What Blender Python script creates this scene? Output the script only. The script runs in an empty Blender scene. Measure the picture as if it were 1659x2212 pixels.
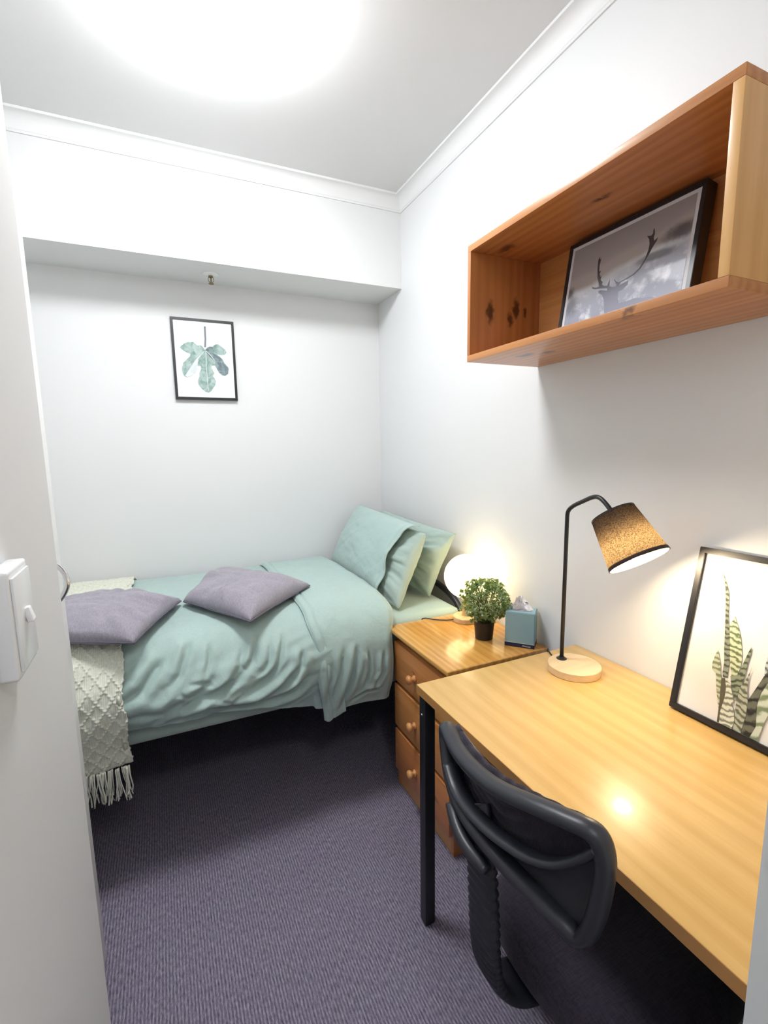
import bpy, bmesh, math, random
import numpy as np
from mathutils import Vector, Matrix
random.seed(7)
C = bpy.context.scene.collection
FIG = {'stem': [(0.0064, 0.159), (0.0124, 0.1595), (0.011, 0.0995), (0.0075, 0.0607), (0.0019, 0.0604), (0.0058, 0.0991)], 'leaf': [(0.0034, 0.0487), (-0.0071, 0.0631), (-0.017, 0.0707), (-0.0297, 0.0665), (-0.0389, 0.0742), (-0.0481, 0.0818), (-0.0611, 0.0792), (-0.0755, 0.0791), (-0.0903, 0.0721), (-0.1022, 0.0614), (-0.1113, 0.0525), (-0.0989, 0.0402), (-0.0836, 0.0313), (-0.0649, 0.0242), (-0.0689, 0.0123), (-0.0826, -0.0001), (-0.0998, -0.0177), (-0.1079, -0.0414), (-0.108, -0.0648), (-0.1011, -0.0811), (-0.0887, -0.0873), (-0.069, -0.0814), (-0.0517, -0.0654), (-0.0388, -0.0446), (-0.0362, -0.0293), (-0.0298, -0.0313), (-0.0215, -0.0302), (-0.0208, -0.0436), (-0.0304, -0.0644), (-0.0315, -0.0814), (-0.0392, -0.0987), (-0.0373, -0.119), (-0.0239, -0.1389), (-0.0082, -0.1521), (0.0065, -0.1568), (0.0222, -0.1477), (0.0298, -0.1336), (0.0408, -0.1194), (0.0455, -0.0985), (0.0397, -0.085), (0.0319, -0.0751), (0.0412, -0.061), (0.0351, -0.051), (0.0293, -0.0377), (0.0294, -0.0257), (0.0436, -0.0233), (0.0526, -0.0399), (0.0617, -0.0566), (0.0761, -0.0696), (0.0913, -0.0724), (0.1057, -0.0614), (0.1106, -0.0369), (0.1077, -0.0284), (0.0917, -0.0103), (0.0842, 0.0064), (0.0699, 0.0209), (0.0586, 0.028), (0.0771, 0.0271), (0.0924, 0.0291), (0.105, 0.0402), (0.0991, 0.0551), (0.083, 0.0677), (0.0669, 0.0794), (0.0533, 0.0774), (0.0393, 0.0663), (0.026, 0.0664), (0.0158, 0.0613), (0.007, 0.0523)], 'pale': [(-0.009, 0.0345), (-0.0443, -0.0045), (-0.0658, -0.0359), (-0.0951, -0.0775), (-0.0886, -0.0856), (-0.0689, -0.0804), (-0.0523, -0.0648), (-0.0398, -0.0446), (-0.0368, -0.0293), (-0.0307, 0.003)], 'dark': [(0.0061, 0.0388), (0.0228, 0.0163), (0.0464, -0.0061), (0.0518, -0.0262), (0.0543, -0.0398), (0.0617, -0.0559), (0.0762, -0.0686), (0.0914, -0.0714), (0.1047, -0.0614), (0.1096, -0.0369), (0.1067, -0.0285), (0.091, -0.0104), (0.0836, 0.0063), (0.0692, 0.0201), (0.0568, 0.0269), (0.0341, 0.0373)], 'dark_top': [(0.0067, 0.0489), (0.0157, 0.0596), (0.0259, 0.065), (0.0392, 0.0653), (0.0419, 0.0547), (0.0343, 0.0407), (0.011, 0.0391)], 'vein': [(0.0053, 0.0421), (0.0033, -0.0288), (0.0037, -0.1037), (0.0061, -0.1482), (0.0081, -0.1481), (0.0063, -0.1036), (0.0059, -0.0287), (0.0079, 0.0423)], 'vein.001': [(0.0064, 0.0439), (0.0297, 0.0201), (0.048, -0.006), (0.0495, -0.0045), (0.0318, 0.0223), (0.0088, 0.0447)], 'vein.002': [(-0.002, 0.0417), (-0.0441, -0.0029), (-0.0962, -0.0793), (-0.0937, -0.0795), (-0.0423, -0.0044), (-0.0007, 0.0404)]}
SNAKE = {'tall': [(0.0524, 0.3545), (0.062, 0.3406), (0.0722, 0.3202), (0.079, 0.3037), (0.0827, 0.2819), (0.086, 0.2601), (0.0914, 0.2344), (0.0999, 0.2056), (0.1038, 0.1843), (0.1079, 0.1519), (0.11, 0.1186), (0.1001, 0.1165), (0.0977, 0.1269), (0.0969, 0.1496), (0.0913, 0.1795), (0.0866, 0.2122), (0.0813, 0.2448), (0.076, 0.2776), (0.0686, 0.3146), (0.0614, 0.3381)], 'broad': [(0.0995, 0.2598), (0.1028, 0.2496), (0.1117, 0.2346), (0.1189, 0.217), (0.1259, 0.1929), (0.1301, 0.1723), (0.1303, 0.1501), (0.1275, 0.1332), (0.1167, 0.1262), (0.1088, 0.1523), (0.0989, 0.2052), (0.094, 0.2262), (0.0935, 0.2397), (0.0996, 0.2508)], 'small': [(0.0799, 0.1727), (0.0844, 0.1606), (0.0913, 0.1427), (0.0942, 0.1254), (0.0985, 0.1135), (0.1006, 0.0914), (0.1035, 0.0652), (0.1055, 0.0431), (0.0978, 0.067), (0.0911, 0.0916), (0.0848, 0.119), (0.0762, 0.1246), (0.0737, 0.1376), (0.0758, 0.1548)], 'sliver': [(0.0985, 0.1135), (0.1062, 0.1169), (0.1122, 0.074), (0.111, 0.0367), (0.1129, 0.0101), (0.1073, 0.0117), (0.1055, 0.0431), (0.103, 0.0788)], 'low': [(0.1062, 0.1169), (0.118, 0.1086), (0.1265, 0.09), (0.1314, 0.0744), (0.1276, 0.068), (0.1362, 0.0543), (0.1409, 0.0343), (0.1382, 0.0115), (0.126, 0.0116), (0.1127, 0.0111), (0.1102, 0.0409), (0.1132, 0.0745), (0.1121, 0.0968)], 'centre': [(0.1149, 0.1254), (0.1293, 0.134), (0.1321, 0.1508), (0.137, 0.1773), (0.1401, 0.1918), (0.1439, 0.2043), (0.1448, 0.1871), (0.1428, 0.1665), (0.1425, 0.142), (0.1397, 0.1097), (0.1342, 0.0758), (0.1308, 0.0831), (0.1206, 0.1053)], 'fork': [(0.1518, 0.1593), (0.1502, 0.1366), (0.152, 0.1111), (0.1574, 0.0872), (0.159, 0.0573), (0.1563, 0.0093), (0.1382, 0.0115), (0.1409, 0.0343), (0.1365, 0.0634), (0.1379, 0.1089), (0.1456, 0.1302)], 'right_dark': [(0.1841, 0.1731), (0.1877, 0.1534), (0.1767, 0.1141), (0.1743, 0.087), (0.1805, 0.0425), (0.1732, 0.0112), (0.1572, 0.0098), (0.1598, 0.0532), (0.157, 0.0892), (0.1654, 0.1152), (0.177, 0.1529)], 'right_pale': [(0.1935, 0.1602), (0.2009, 0.1383), (0.2014, 0.0964), (0.1937, 0.0604), (0.1881, 0.0111), (0.1732, 0.0112), (0.1805, 0.0425), (0.1751, 0.0874), (0.1776, 0.1145), (0.1884, 0.1495)], 'far': [(0.1797, 0.218), (0.1905, 0.1969), (0.1942, 0.1563), (0.1874, 0.1448), (0.1758, 0.1545), (0.1734, 0.1728), (0.1763, 0.2018)], 'far_tip': [(0.1865, 0.2585), (0.1999, 0.2216), (0.2071, 0.1621), (0.2009, 0.1383), (0.1926, 0.1556), (0.1888, 0.1962)]}
DEER = {'deer': [(0.1324, 0.1213), (0.1286, 0.127), (0.1367, 0.1283), (0.1488, 0.1235), (0.1586, 0.1206), (0.1573, 0.127), (0.1437, 0.1308), (0.1299, 0.134), (0.1159, 0.1367), (0.1065, 0.1411), (0.1043, 0.1483), (0.1083, 0.144), (0.1192, 0.1397), (0.1287, 0.1399), (0.1235, 0.1563), (0.119, 0.1654), (0.1135, 0.1935), (0.1117, 0.2157), (0.1153, 0.2227), (0.1191, 0.2131), (0.1223, 0.2196), (0.1206, 0.2095), (0.1191, 0.1977), (0.1216, 0.1815), (0.1275, 0.182), (0.1237, 0.1747), (0.1294, 0.1652), (0.1325, 0.1681), (0.1302, 0.1573), (0.1391, 0.1484), (0.1376, 0.1427), (0.1463, 0.1364), (0.1559, 0.1341), (0.1596, 0.1435), (0.1618, 0.1502), (0.1626, 0.141), (0.164, 0.1301), (0.174, 0.125), (0.1848, 0.1237), (0.1858, 0.1279), (0.1783, 0.1391), (0.1745, 0.1462), (0.1843, 0.1357), (0.1921, 0.1312), (0.2103, 0.1348), (0.2295, 0.1387), (0.247, 0.1484), (0.2594, 0.1665), (0.2649, 0.1866), (0.2654, 0.2001), (0.2615, 0.2126), (0.2545, 0.2223), (0.2616, 0.2203), (0.2665, 0.2189), (0.2703, 0.2228), (0.2696, 0.23), (0.271, 0.2354), (0.2741, 0.2268), (0.2754, 0.2194), (0.2741, 0.2104), (0.2771, 0.2025), (0.2811, 0.205), (0.2856, 0.2081), (0.2842, 0.1997), (0.2784, 0.1925), (0.2731, 0.1835), (0.2676, 0.1718), (0.2605, 0.1605), (0.2507, 0.1458), (0.2364, 0.1364), (0.2174, 0.1325), (0.1976, 0.1295), (0.1938, 0.1225), (0.2054, 0.1247), (0.2208, 0.1272), (0.2204, 0.1172), (0.2084, 0.1093), (0.195, 0.1074), (0.1962, 0.0924), (0.2029, 0.0759), (0.2285, 0.0746), (0.2479, 0.0763), (0.2714, 0.0696), (0.2932, 0.0675), (0.31, 0.0573), (0.3285, 0.0361), (0.3342, 0.0053), (0.1745, -0.0066), (0.162, 0.0568), (0.1568, 0.0794), (0.1518, 0.099), (0.1434, 0.1136)]}
scene = bpy.context.scene

# ---------------- camera ----------------
def cam_axes(rx, ry, rz):
    cx, sx = math.cos(rx), math.sin(rx); cy, sy = math.cos(ry), math.sin(ry); cz, sz = math.cos(rz), math.sin(rz)
    return (np.array([[cy, 0, sy], [0, 1, 0], [-sy, 0, cy]]) @ np.array([[1, 0, 0], [0, cx, -sx], [0, sx, cx]])
            @ np.array([[cz, -sz, 0], [sz, cz, 0], [0, 0, 1]]))
CM = cam_axes(.1448, -.0165, .4298)
FPX = 1028.52
cd = bpy.data.cameras.new('camera'); cam = bpy.data.objects.new('camera', cd); C.objects.link(cam)
cd.sensor_fit = 'HORIZONTAL'; cd.sensor_width = 36.0; cd.lens = FPX / 1659 * 36
cd.shift_x = (829.5 - 825.52) / 1659; cd.shift_y = (1116.52 - 1106) / 1659
cd.clip_start = .02
r_, f_, u_ = CM[0], CM[1], CM[2]
cam.matrix_world = Matrix(((r_[0], u_[0], -f_[0], 0), (r_[1], u_[1], -f_[1], 0), (r_[2], u_[2], -f_[2], 1.3785), (0, 0, 0, 1)))
scene.camera = cam

# ---------------- world, exposure ----------------
w = bpy.data.worlds.new('world'); scene.world = w; w.use_nodes = True
w.node_tree.nodes['Background'].inputs[0].default_value = (.9, .95, 1, 1)
w.node_tree.nodes['Background'].inputs[1].default_value = .3
vs = scene.view_settings
vs.view_transform = 'Standard'; vs.look = 'None'; vs.gamma = 1; vs.use_curve_mapping = False
vs.exposure = 0.0
CEIL_LAMP = 56.0       # radiance of the ceiling dome
HALL_LAMP = 38.0
GLOBE = 8.5
BULB_W = 3.0
GLOBE_W = 3.0

# ---------------- room numbers ----------------
R, B, BF = 1.1808, 2.5855, 2.2924      # right wall, alcove wall, bulkhead face
ZB, H, ZC = 2.179, 2.6, 2.534          # bulkhead underside, ceiling, cornice foot
LW, YL = -.166, .904                   # near partition face and its end
FL = -.82                              # far left wall

# ---------------- helpers ----------------
def setp(o, label=None, cat=None, group=None, kind=None):
    if label: o['label'] = label
    if cat: o['category'] = cat
    if group: o['group'] = group
    if kind: o['kind'] = kind
    return o
def thing(name, label, cat, loc=(0, 0, 0), group=None):
    o = bpy.data.objects.new(name, None); C.objects.link(o); o.location = loc; o.empty_display_size = .05
    return setp(o, label, cat, group)
def mesh_obj(name, me, mat=None, parent=None, smooth=False, label=None, kind=None):
    o = bpy.data.objects.new(name, me); C.objects.link(o)
    if mat: me.materials.append(mat)
    if smooth: me.polygons.foreach_set('use_smooth', [True] * len(me.polygons))
    if parent:
        o.parent = parent; o.matrix_parent_inverse = Matrix.Translation(-world_loc(parent))
    return setp(o, label, kind=kind)
def world_loc(o):
    l = Vector(o.location)
    if o.type == 'MESH': return Vector((0, 0, 0)) if not o.parent else Vector((0, 0, 0))
    return l
def bm_obj(name, bm, mat=None, parent=None, smooth=False, label=None, kind=None, auto=None):
    bmesh.ops.recalc_face_normals(bm, faces=bm.faces[:])
    me = bpy.data.meshes.new(name); bm.to_mesh(me); bm.free()
    o = mesh_obj(name, me, mat, parent, smooth, label, kind)
    if auto is not None: sharp(o, auto)
    return o
def sharp(o, ang=40):
    me = o.data
    bm = bmesh.new(); bm.from_mesh(me)
    for f in bm.faces: f.smooth = True
    for e in bm.edges:
        if len(e.link_faces) == 2 and e.calc_face_angle(0) > math.radians(ang): e.smooth = False
    bm.to_mesh(me); bm.free()
def box(bm, x0, x1, y0, y1, z0, z1, bev=0, seg=2):
    vs_ = [bm.verts.new(p) for p in ((x0, y0, z0), (x1, y0, z0), (x1, y1, z0), (x0, y1, z0), (x0, y0, z1), (x1, y0, z1), (x1, y1, z1), (x0, y1, z1))]
    fs = [bm.faces.new([vs_[i] for i in q]) for q in ((0, 3, 2, 1), (4, 5, 6, 7), (0, 1, 5, 4), (1, 2, 6, 5), (2, 3, 7, 6), (3, 0, 4, 7))]
    if bev:
        es = list({e for f in fs for e in f.edges})
        bmesh.ops.bevel(bm, geom=es, offset=bev, segments=seg, affect='EDGES', profile=.6)
def mkbox(name, x0, x1, y0, y1, z0, z1, mat, parent=None, bev=0, seg=2, label=None, kind=None):
    bm = bmesh.new(); box(bm, x0, x1, y0, y1, z0, z1, bev, seg)
    o = bm_obj(name, bm, mat, parent, False, label, kind)
    if bev: sharp(o, 50)
    return o
def lathe(bm, prof, n=32, M=None, cap=True):
    M = M or Matrix()
    rings = []
    for r, z in prof:
        rings.append([bm.verts.new(M @ Vector((r * math.cos(2 * math.pi * i / n), r * math.sin(2 * math.pi * i / n), z))) for i in range(n)])
    for a, b in zip(rings, rings[1:]):
        for i in range(n): bm.faces.new((a[i], a[(i + 1) % n], b[(i + 1) % n], b[i]))
    if cap:
        for ring, fl in ((rings[0], True), (rings[-1], False)):
            try: bm.faces.new(ring[::-1] if fl else ring)
            except ValueError: pass
def smooth_path(pts, n=6, closed=False):
    P = [Vector(p) for p in pts]; out = []; m = len(P)
    rng = range(m) if closed else range(m - 1)
    for i in rng:
        p0 = P[(i - 1) % m] if closed or i > 0 else P[0]; p1 = P[i]; p2 = P[(i + 1) % m]; p3 = P[(i + 2) % m] if closed or i + 2 < m else P[-1]
        for k in range(n):
            t = k / n
            out.append(.5 * ((2 * p1) + (-p0 + p2) * t + (2 * p0 - 5 * p1 + 4 * p2 - p3) * t * t + (-p0 + 3 * p1 - 3 * p2 + p3) * t ** 3))
    if not closed: out.append(P[-1].copy())
    return out
def tube(bm, pts, rad, n=10, closed=False, up=None, rad2=None):
    """sweep an ellipse (rad along the side axis, rad2 along the up axis) along pts; rad may be a list"""
    P = [Vector(p) for p in pts]; m = len(P); rings = []
    U = Vector(up) if up else None
    prev = None
    for i in range(m):
        a = P[(i - 1) % m] if (closed or i > 0) else P[i]; b = P[(i + 1) % m] if (closed or i < m - 1) else P[i]
        t = (b - a).normalized()
        if U is not None: s = t.cross(U).normalized()
        else:
            if prev is None: prev = Vector((0, 0, 1)) if abs(t.z) < .9 else Vector((1, 0, 0))
            s = t.cross(prev).normalized()
        u = s.cross(t).normalized()
        if U is None: prev = u
        r1 = rad[i] if isinstance(rad, (list, tuple)) else rad
        r2 = (rad2[i] if isinstance(rad2, (list, tuple)) else rad2) if rad2 is not None else r1
        rings.append([bm.verts.new(P[i] + s * r1 * math.cos(2 * math.pi * k / n) + u * r2 * math.sin(2 * math.pi * k / n)) for k in range(n)])
    pr = list(zip(rings, rings[1:])) + ([(rings[-1], rings[0])] if closed else [])
    for a, b in pr:
        for k in range(n): bm.faces.new((a[k], a[(k + 1) % n], b[(k + 1) % n], b[k]))
    if not closed: bm.faces.new(rings[0][::-1]); bm.faces.new(rings[-1])
def grid_mesh(name, P, flip=False):
    """P: numpy array (nu, nv, 3)"""
    nu, nv = P.shape[:2]
    idx = np.arange(nu * nv).reshape(nu, nv)
    F = np.stack([idx[:-1, :-1], idx[1:, :-1], idx[1:, 1:], idx[:-1, 1:]], -1).reshape(-1, 4)
    if flip: F = F[:, ::-1]
    me = bpy.data.meshes.new(name)
    me.vertices.add(nu * nv); me.vertices.foreach_set('co', P.reshape(-1).astype(np.float32))
    me.loops.add(F.size); me.loops.foreach_set('vertex_index', F.reshape(-1).astype(np.int32))
    me.polygons.add(len(F)); me.polygons.foreach_set('loop_start', np.arange(0, F.size, 4, dtype=np.int32))
    me.polygons.foreach_set('use_smooth', np.ones(len(F), dtype=bool))
    me.update(calc_edges=True); me.validate()
    return me
def hash2(i, j, seed):
    h = (i.astype(np.int64) * 374761393 + j.astype(np.int64) * 668265263 + seed * 1442695041) & 0x7fffffff
    h = ((h ^ (h >> 13)) * 1274126177) & 0x7fffffff
    return ((h ^ (h >> 16)) & 0xffff) / 65535.0
def vnoise(x, y, seed=0):
    xi, yi = np.floor(x), np.floor(y); fx, fy = x - xi, y - yi
    fx = fx ** 3 * (fx * (fx * 6 - 15) + 10); fy = fy ** 3 * (fy * (fy * 6 - 15) + 10)
    a, b, c, d = hash2(xi, yi, seed), hash2(xi + 1, yi, seed), hash2(xi, yi + 1, seed), hash2(xi + 1, yi + 1, seed)
    return (a + (b - a) * fx) * (1 - fy) + (c + (d - c) * fx) * fy - .5
def fbm(x, y, seed=0, o=3):
    s = 0; a = 1.
    for k in range(o): s = s + a * vnoise(x * 2 ** k + 7.3 * k, y * 2 ** k - 3.1 * k, seed + k); a *= .5
    return s
def sstep(a, b, x):
    t = np.clip((x - a) / (b - a), 0, 1); return t * t * (3 - 2 * t)

# ---------------- materials ----------------
def mat(name, col, rough=.6, metal=0, spec=.5, **kw):
    m = bpy.data.materials.new(name); m.use_nodes = True
    b = m.node_tree.nodes['Principled BSDF']
    b.inputs['Base Color'].default_value = (*col, 1); b.inputs['Roughness'].default_value = rough
    b.inputs['Metallic'].default_value = metal; b.inputs['Specular IOR Level'].default_value = spec
    for k, v in kw.items(): b.inputs[k.replace('_', ' ')].default_value = v
    return m
class NT:
    def __init__(s, m): s.m = m; s.t = m.node_tree; s.b = s.t.nodes['Principled BSDF']; s.co = s.t.nodes.new('ShaderNodeTexCoord')
    def n(s, typ, **ins):
        nd = s.t.nodes.new('ShaderNode' + typ)
        for k, v in ins.items():
            if k.startswith('p_'): setattr(nd, k[2:], v)
            else:
                key = int(k[1:]) if k[0] == 'i' and k[1:].isdigit() else k.replace('_', ' ')
                if isinstance(v, bpy.types.NodeSocket): s.t.links.new(v, nd.inputs[key])
                else: nd.inputs[key].default_value = v
        return nd
    def l(s, a, b): s.t.links.new(a, b)
    def mapped(s, scale=(1, 1, 1), rot=(0, 0, 0), loc=(0, 0, 0), src='Object'):
        return s.n('Mapping', Vector=s.co.outputs[src], Scale=scale, Rotation=rot, Location=loc).outputs[0]
    def ramp(s, fac, stops):
        nd = s.n('ValToRGB', Fac=fac); cr = nd.color_ramp
        while len(cr.elements) < len(stops): cr.elements.new(.5)
        for e, (p, c) in zip(cr.elements, stops): e.position = p; e.color = (*c, 1) if len(c) == 3 else c
        return nd.outputs[0]
    def mix(s, fac, a, b, mode='MIX'):
        nd = s.t.nodes.new('ShaderNodeMix'); nd.data_type = 'RGBA'; nd.blend_type = mode
        for k, v in ((0, fac), (6, a), (7, b)):
            if isinstance(v, bpy.types.NodeSocket): s.l(v, nd.inputs[k])
            else: nd.inputs[k].default_value = v if not isinstance(v, tuple) or len(v) == 4 else (*v, 1)
        return nd.outputs[2]
    def bump(s, h, strength=.2, dist=.01, normal=None):
        nd = s.n('Bump', Height=h, Strength=strength, Distance=dist)
        if normal is not None: s.l(normal, nd.inputs['Normal'])
        s.l(nd.outputs[0], s.b.inputs['Normal']); return nd.outputs[0]
def paint(name, col, rough=.55, b=.06):
    m = mat(name, col, rough); t = NT(m)
    nz = t.n('TexNoise', Vector=t.mapped((1, 1, 1)), Scale=160, Detail=3)
    t.bump(nz.outputs[0], b, .002)
    n2 = t.n('TexNoise', Vector=t.mapped((1, 1, 1)), Scale=2.2, Detail=2)
    t.l(t.mix(n2.outputs[0], tuple(c * .975 for c in col), col), t.b.inputs['Base Color'])
    return m
def fabric(name, col, col2=None, scale=900, b=.25, rough=.9, streak=1, sheen=.2, crease=0):
    m = mat(name, col, rough, spec=.2); t = NT(m)
    m.node_tree.nodes['Principled BSDF'].inputs['Sheen Weight'].default_value = sheen
    a = t.n('TexNoise', Vector=t.mapped((scale * .12, scale, scale)), Scale=1, Detail=2).outputs[0]
    c = t.n('TexNoise', Vector=t.mapped((scale, scale * .12, scale * .12)), Scale=1, Detail=2).outputs[0]
    s = t.n('Math', p_operation='ADD', i0=a, i1=c).outputs[0]
    v = t.n('TexNoise', Vector=t.mapped((1, 1, 1)), Scale=6, Detail=3).outputs[0]
    col2 = col2 or tuple(x * .82 for x in col)
    f = t.n('MapRange', Value=s, From_Min=.75, From_Max=1.25).outputs[0]
    cc = t.mix(f, col2, col); cc = t.mix(t.n('Math', p_operation='MULTIPLY', i0=v, i1=.18 * streak).outputs[0], cc, tuple(x * .7 for x in col))
    t.l(cc, t.b.inputs['Base Color'])
    nb = t.bump(s, b, .0008)
    if crease:
        q = t.n('TexNoise', Vector=t.mapped((1, 1, 1)), Scale=26, Detail=4, Distortion=1.2).outputs[0]
        t.bump(q, crease, .01, nb)
    return m
def wood(name, c_dark, c_light, axis='y', grain=7, rough=.35, knots=(), tint=.2, coat=0, fine=.35, vari=1.0, spec=.5):
    """grain runs along axis; knots: list of (x,y,z,r) in object coordinates"""
    m = mat(name, c_light, rough, spec=spec); t = NT(m)
    sc = {'x': (.35, grain, grain), 'y': (grain, .35, grain), 'z': (grain, grain, .35)}[axis]
    vec = t.mapped(sc)
    kn = None; kw = None
    for (x, y, z, r) in knots:
        st = {'x': (.55, 1.3, 1.3), 'y': (1.3, .55, 1.3), 'z': (1.3, 1.3, .55)}[axis]
        if kw is None:
            kw = t.n('VectorMath', p_operation='ADD', i0=t.co.outputs['Object'], i1=t.n('VectorMath', p_operation='SCALE', i0=t.n('VectorMath', p_operation='SUBTRACT', i0=t.n('TexNoise', Vector=t.co.outputs['Object'], Scale=42, Detail=3).outputs['Color'], i1=(.5, .5, .5)).outputs[0], Scale=.035).outputs[0]).outputs[0]
        d = t.n('VectorMath', p_operation='MULTIPLY', i0=t.n('VectorMath', p_operation='SUBTRACT', i0=kw, i1=(x, y, z)).outputs[0], i1=st)
        ln = t.n('VectorMath', p_operation='LENGTH', i0=d.outputs[0]).outputs['Value']
        k = t.n('MapRange', Value=ln, From_Min=r * .45, From_Max=r * 1.5, To_Min=1, To_Max=0, p_interpolation_type='SMOOTHSTEP').outputs[0]
        kn = k if kn is None else t.n('Math', p_operation='MAXIMUM', i0=kn, i1=k).outputs[0]
    dist = t.n('TexNoise', Vector=vec, Scale=.6, Detail=3).outputs[0]
    big = t.n('TexNoise', Vector=vec, Scale=1.0, Detail=5, Roughness=.6, Distortion=.6).outputs[0]
    if kn is not None:
        v2 = t.n('VectorMath', p_operation='ADD', i0=vec, i1=t.n('CombineXYZ', X=kn, Y=kn, Z=kn).outputs[0]).outputs[0]
    else: v2 = vec
    wv = t.n('TexWave', Vector=v2, Scale=1.1, Distortion=7, Detail=3, Detail_Scale=1.2).outputs['Fac']
    fn = t.n('TexNoise', Vector=t.mapped(tuple(v * 9 for v in sc)), Scale=1.5, Detail=3, Roughness=.7).outputs[0]
    f = t.n('Math', p_operation='MULTIPLY_ADD', i0=wv, i1=tint, i2=t.n('Math', p_operation='MULTIPLY', i0=big, i1=1 - tint).outputs[0]).outputs[0]
    f = t.n('Math', p_operation='MULTIPLY_ADD', i0=t.n('Math', p_operation='SUBTRACT', i0=fn, i1=.5).outputs[0], i1=fine, i2=f).outputs[0]
    bl = t.n('TexNoise', Vector=t.mapped(tuple(v * .35 for v in sc)), Scale=1.3, Detail=2).outputs[0]
    f = t.n('Math', p_operation='MULTIPLY_ADD', i0=t.n('Math', p_operation='SUBTRACT', i0=bl, i1=.5).outputs[0], i1=.6, i2=f).outputs[0]
    c = t.ramp(f, [(.22, c_dark), (.72, c_light)])
    if kn is not None: c = t.mix(kn, c, tuple(v * .28 for v in c_dark))
    t.l(c, t.b.inputs['Base Color'])
    t.bump(fn, .08, .001)
    t.b.inputs['Coat Weight'].default_value = coat; t.b.inputs['Coat Roughness'].default_value = .12
    return m
def emis(name, col, st):
    m = mat(name, col, .5); b = m.node_tree.nodes['Principled BSDF']
    b.inputs['Emission Color'].default_value = (*col, 1); b.inputs['Emission Strength'].default_value = st
    return m

WALL = paint('white_wall_paint', (.752, .76, .764))
CEILM = paint('ceiling_paint', (.72, .72, .72))
TRIM = paint('cornice_paint', (.78, .785, .79), .5, .02)
WHITE = mat('white_laminate', (.82, .83, .83), .35)
PLASTW = mat('white_plastic', (.84, .845, .85), .25)
BLACKM = mat('black_powder_coat', (.012, .012, .016), .4)
BLACKP = mat('black_frame', (.012, .012, .015), .35)
CHROME = mat('chrome', (.75, .76, .78), .12, 1)
BRASS = mat('dull_brass', (.25, .2, .12), .4, 1)
SAGE = fabric('sage_cotton', (.41, .53, .50), (.365, .485, .455), 700, .2, crease=.22)
SAGE2 = fabric('sage_sheet', (.41, .515, .47), (.37, .475, .43), 700, .2)
LINEN = fabric('grey_mauve_linen', (.35, .325, .375), (.235, .215, .26), 620, .6, sheen=.3)
LINEND = fabric('grey_mauve_piping', (.13, .115, .17), (.10, .09, .13), 620, .3)
CREAM = fabric('cream_knit', (.76, .77, .67), (.62, .63, .53), 420, .8, sheen=.1)
PINE = wood('pine_shelf', (.40, .15, .04), (.66, .33, .12), 'y', 9, .38, knots=(), coat=.15)
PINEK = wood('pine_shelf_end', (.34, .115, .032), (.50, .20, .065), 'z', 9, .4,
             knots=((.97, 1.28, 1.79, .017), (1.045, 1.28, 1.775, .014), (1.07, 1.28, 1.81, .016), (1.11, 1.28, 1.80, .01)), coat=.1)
PINEB = wood('pine_shelf_board', (.38, .13, .034), (.60, .275, .09), 'y', 9, .38,
             knots=((.905, .72, 1.65, .016), (.99, 1.13, 1.64, .02), (1.02, 1.08, 1.64, .016), (.98, 1.22, 1.962, .018), (1.0, .9, 1.962, .014)), coat=.15)  # same pine toned darker, shade under the top board put into the colour
CHESTT = wood('varnished_pine_top', (.50, .215, .035), (.74, .40, .10), 'y', 10, .28, coat=.6, tint=.2, fine=.7)
CHESTF = wood('varnished_pine_front', (.50, .185, .05), (.76, .385, .14), 'y', 7, .33, coat=.35, knots=((.785, 1.45, .56, .012), (.785, 1.32, .17, .02), (.785, 1.53, .34, .01)))
CHESTS = wood('varnished_pine_side', (.50, .19, .055), (.66, .30, .10), 'z', 7, .38, coat=.2)
OAK = wood('oak_laminate', (.60, .36, .115), (.70, .45, .165), 'y', 6, .33, tint=.3, fine=.7, coat=.12)
OAKE = wood('oak_edge', (.42, .20, .06), (.52, .27, .09), 'y', 6, .4)
ASH = wood('pale_wood_base', (.62, .42, .22), (.78, .58, .34), 'x', 8, .45, tint=.3)

def carpet_mat():
    m = mat('ribbed_carpet', (.1, .09, .14), .95, spec=.1); t = NT(m)
    wv = t.n('TexWave', Vector=t.mapped((1, 1, 1), rot=(0, 0, 0)), Scale=38, Distortion=1.2, Detail=2, Detail_Scale=9, p_bands_direction='X').outputs['Fac']
    fl = t.n('TexNoise', Vector=t.mapped((260, 60, 60)), Scale=1, Detail=3, Roughness=.7).outputs[0]
    sp = t.n('TexNoise', Vector=t.mapped((330, 330, 330)), Scale=1, Detail=2).outputs[0]
    hue = t.n('TexNoise', Vector=t.mapped((1, 1, 1)), Scale=9, Detail=4).outputs[0]
    f = t.n('Math', p_operation='MULTIPLY_ADD', i0=wv, i1=.24, i2=t.n('Math', p_operation='MULTIPLY', i0=fl, i1=.95).outputs[0]).outputs[0]
    c = t.ramp(f, [(.32, (.078, .070, .102)), (.58, (.190, .174, .232)), (.86, (.38, .36, .43))])
    c = t.mix(t.n('MapRange', Value=hue, From_Min=.35, From_Max=.65, To_Max=.35).outputs[0], c, t.mix(1.0, c, (1.05, .85, 1.0), 'MULTIPLY'))
    c = t.mix(t.n('MapRange', Value=sp, From_Min=.66, From_Max=.72, To_Max=.4).outputs[0], c, (.34, .32, .38))
    t.l(c, t.b.inputs['Base Color'])
    t.bump(f, .55, .004)
    return m
CARPET = carpet_mat()

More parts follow.
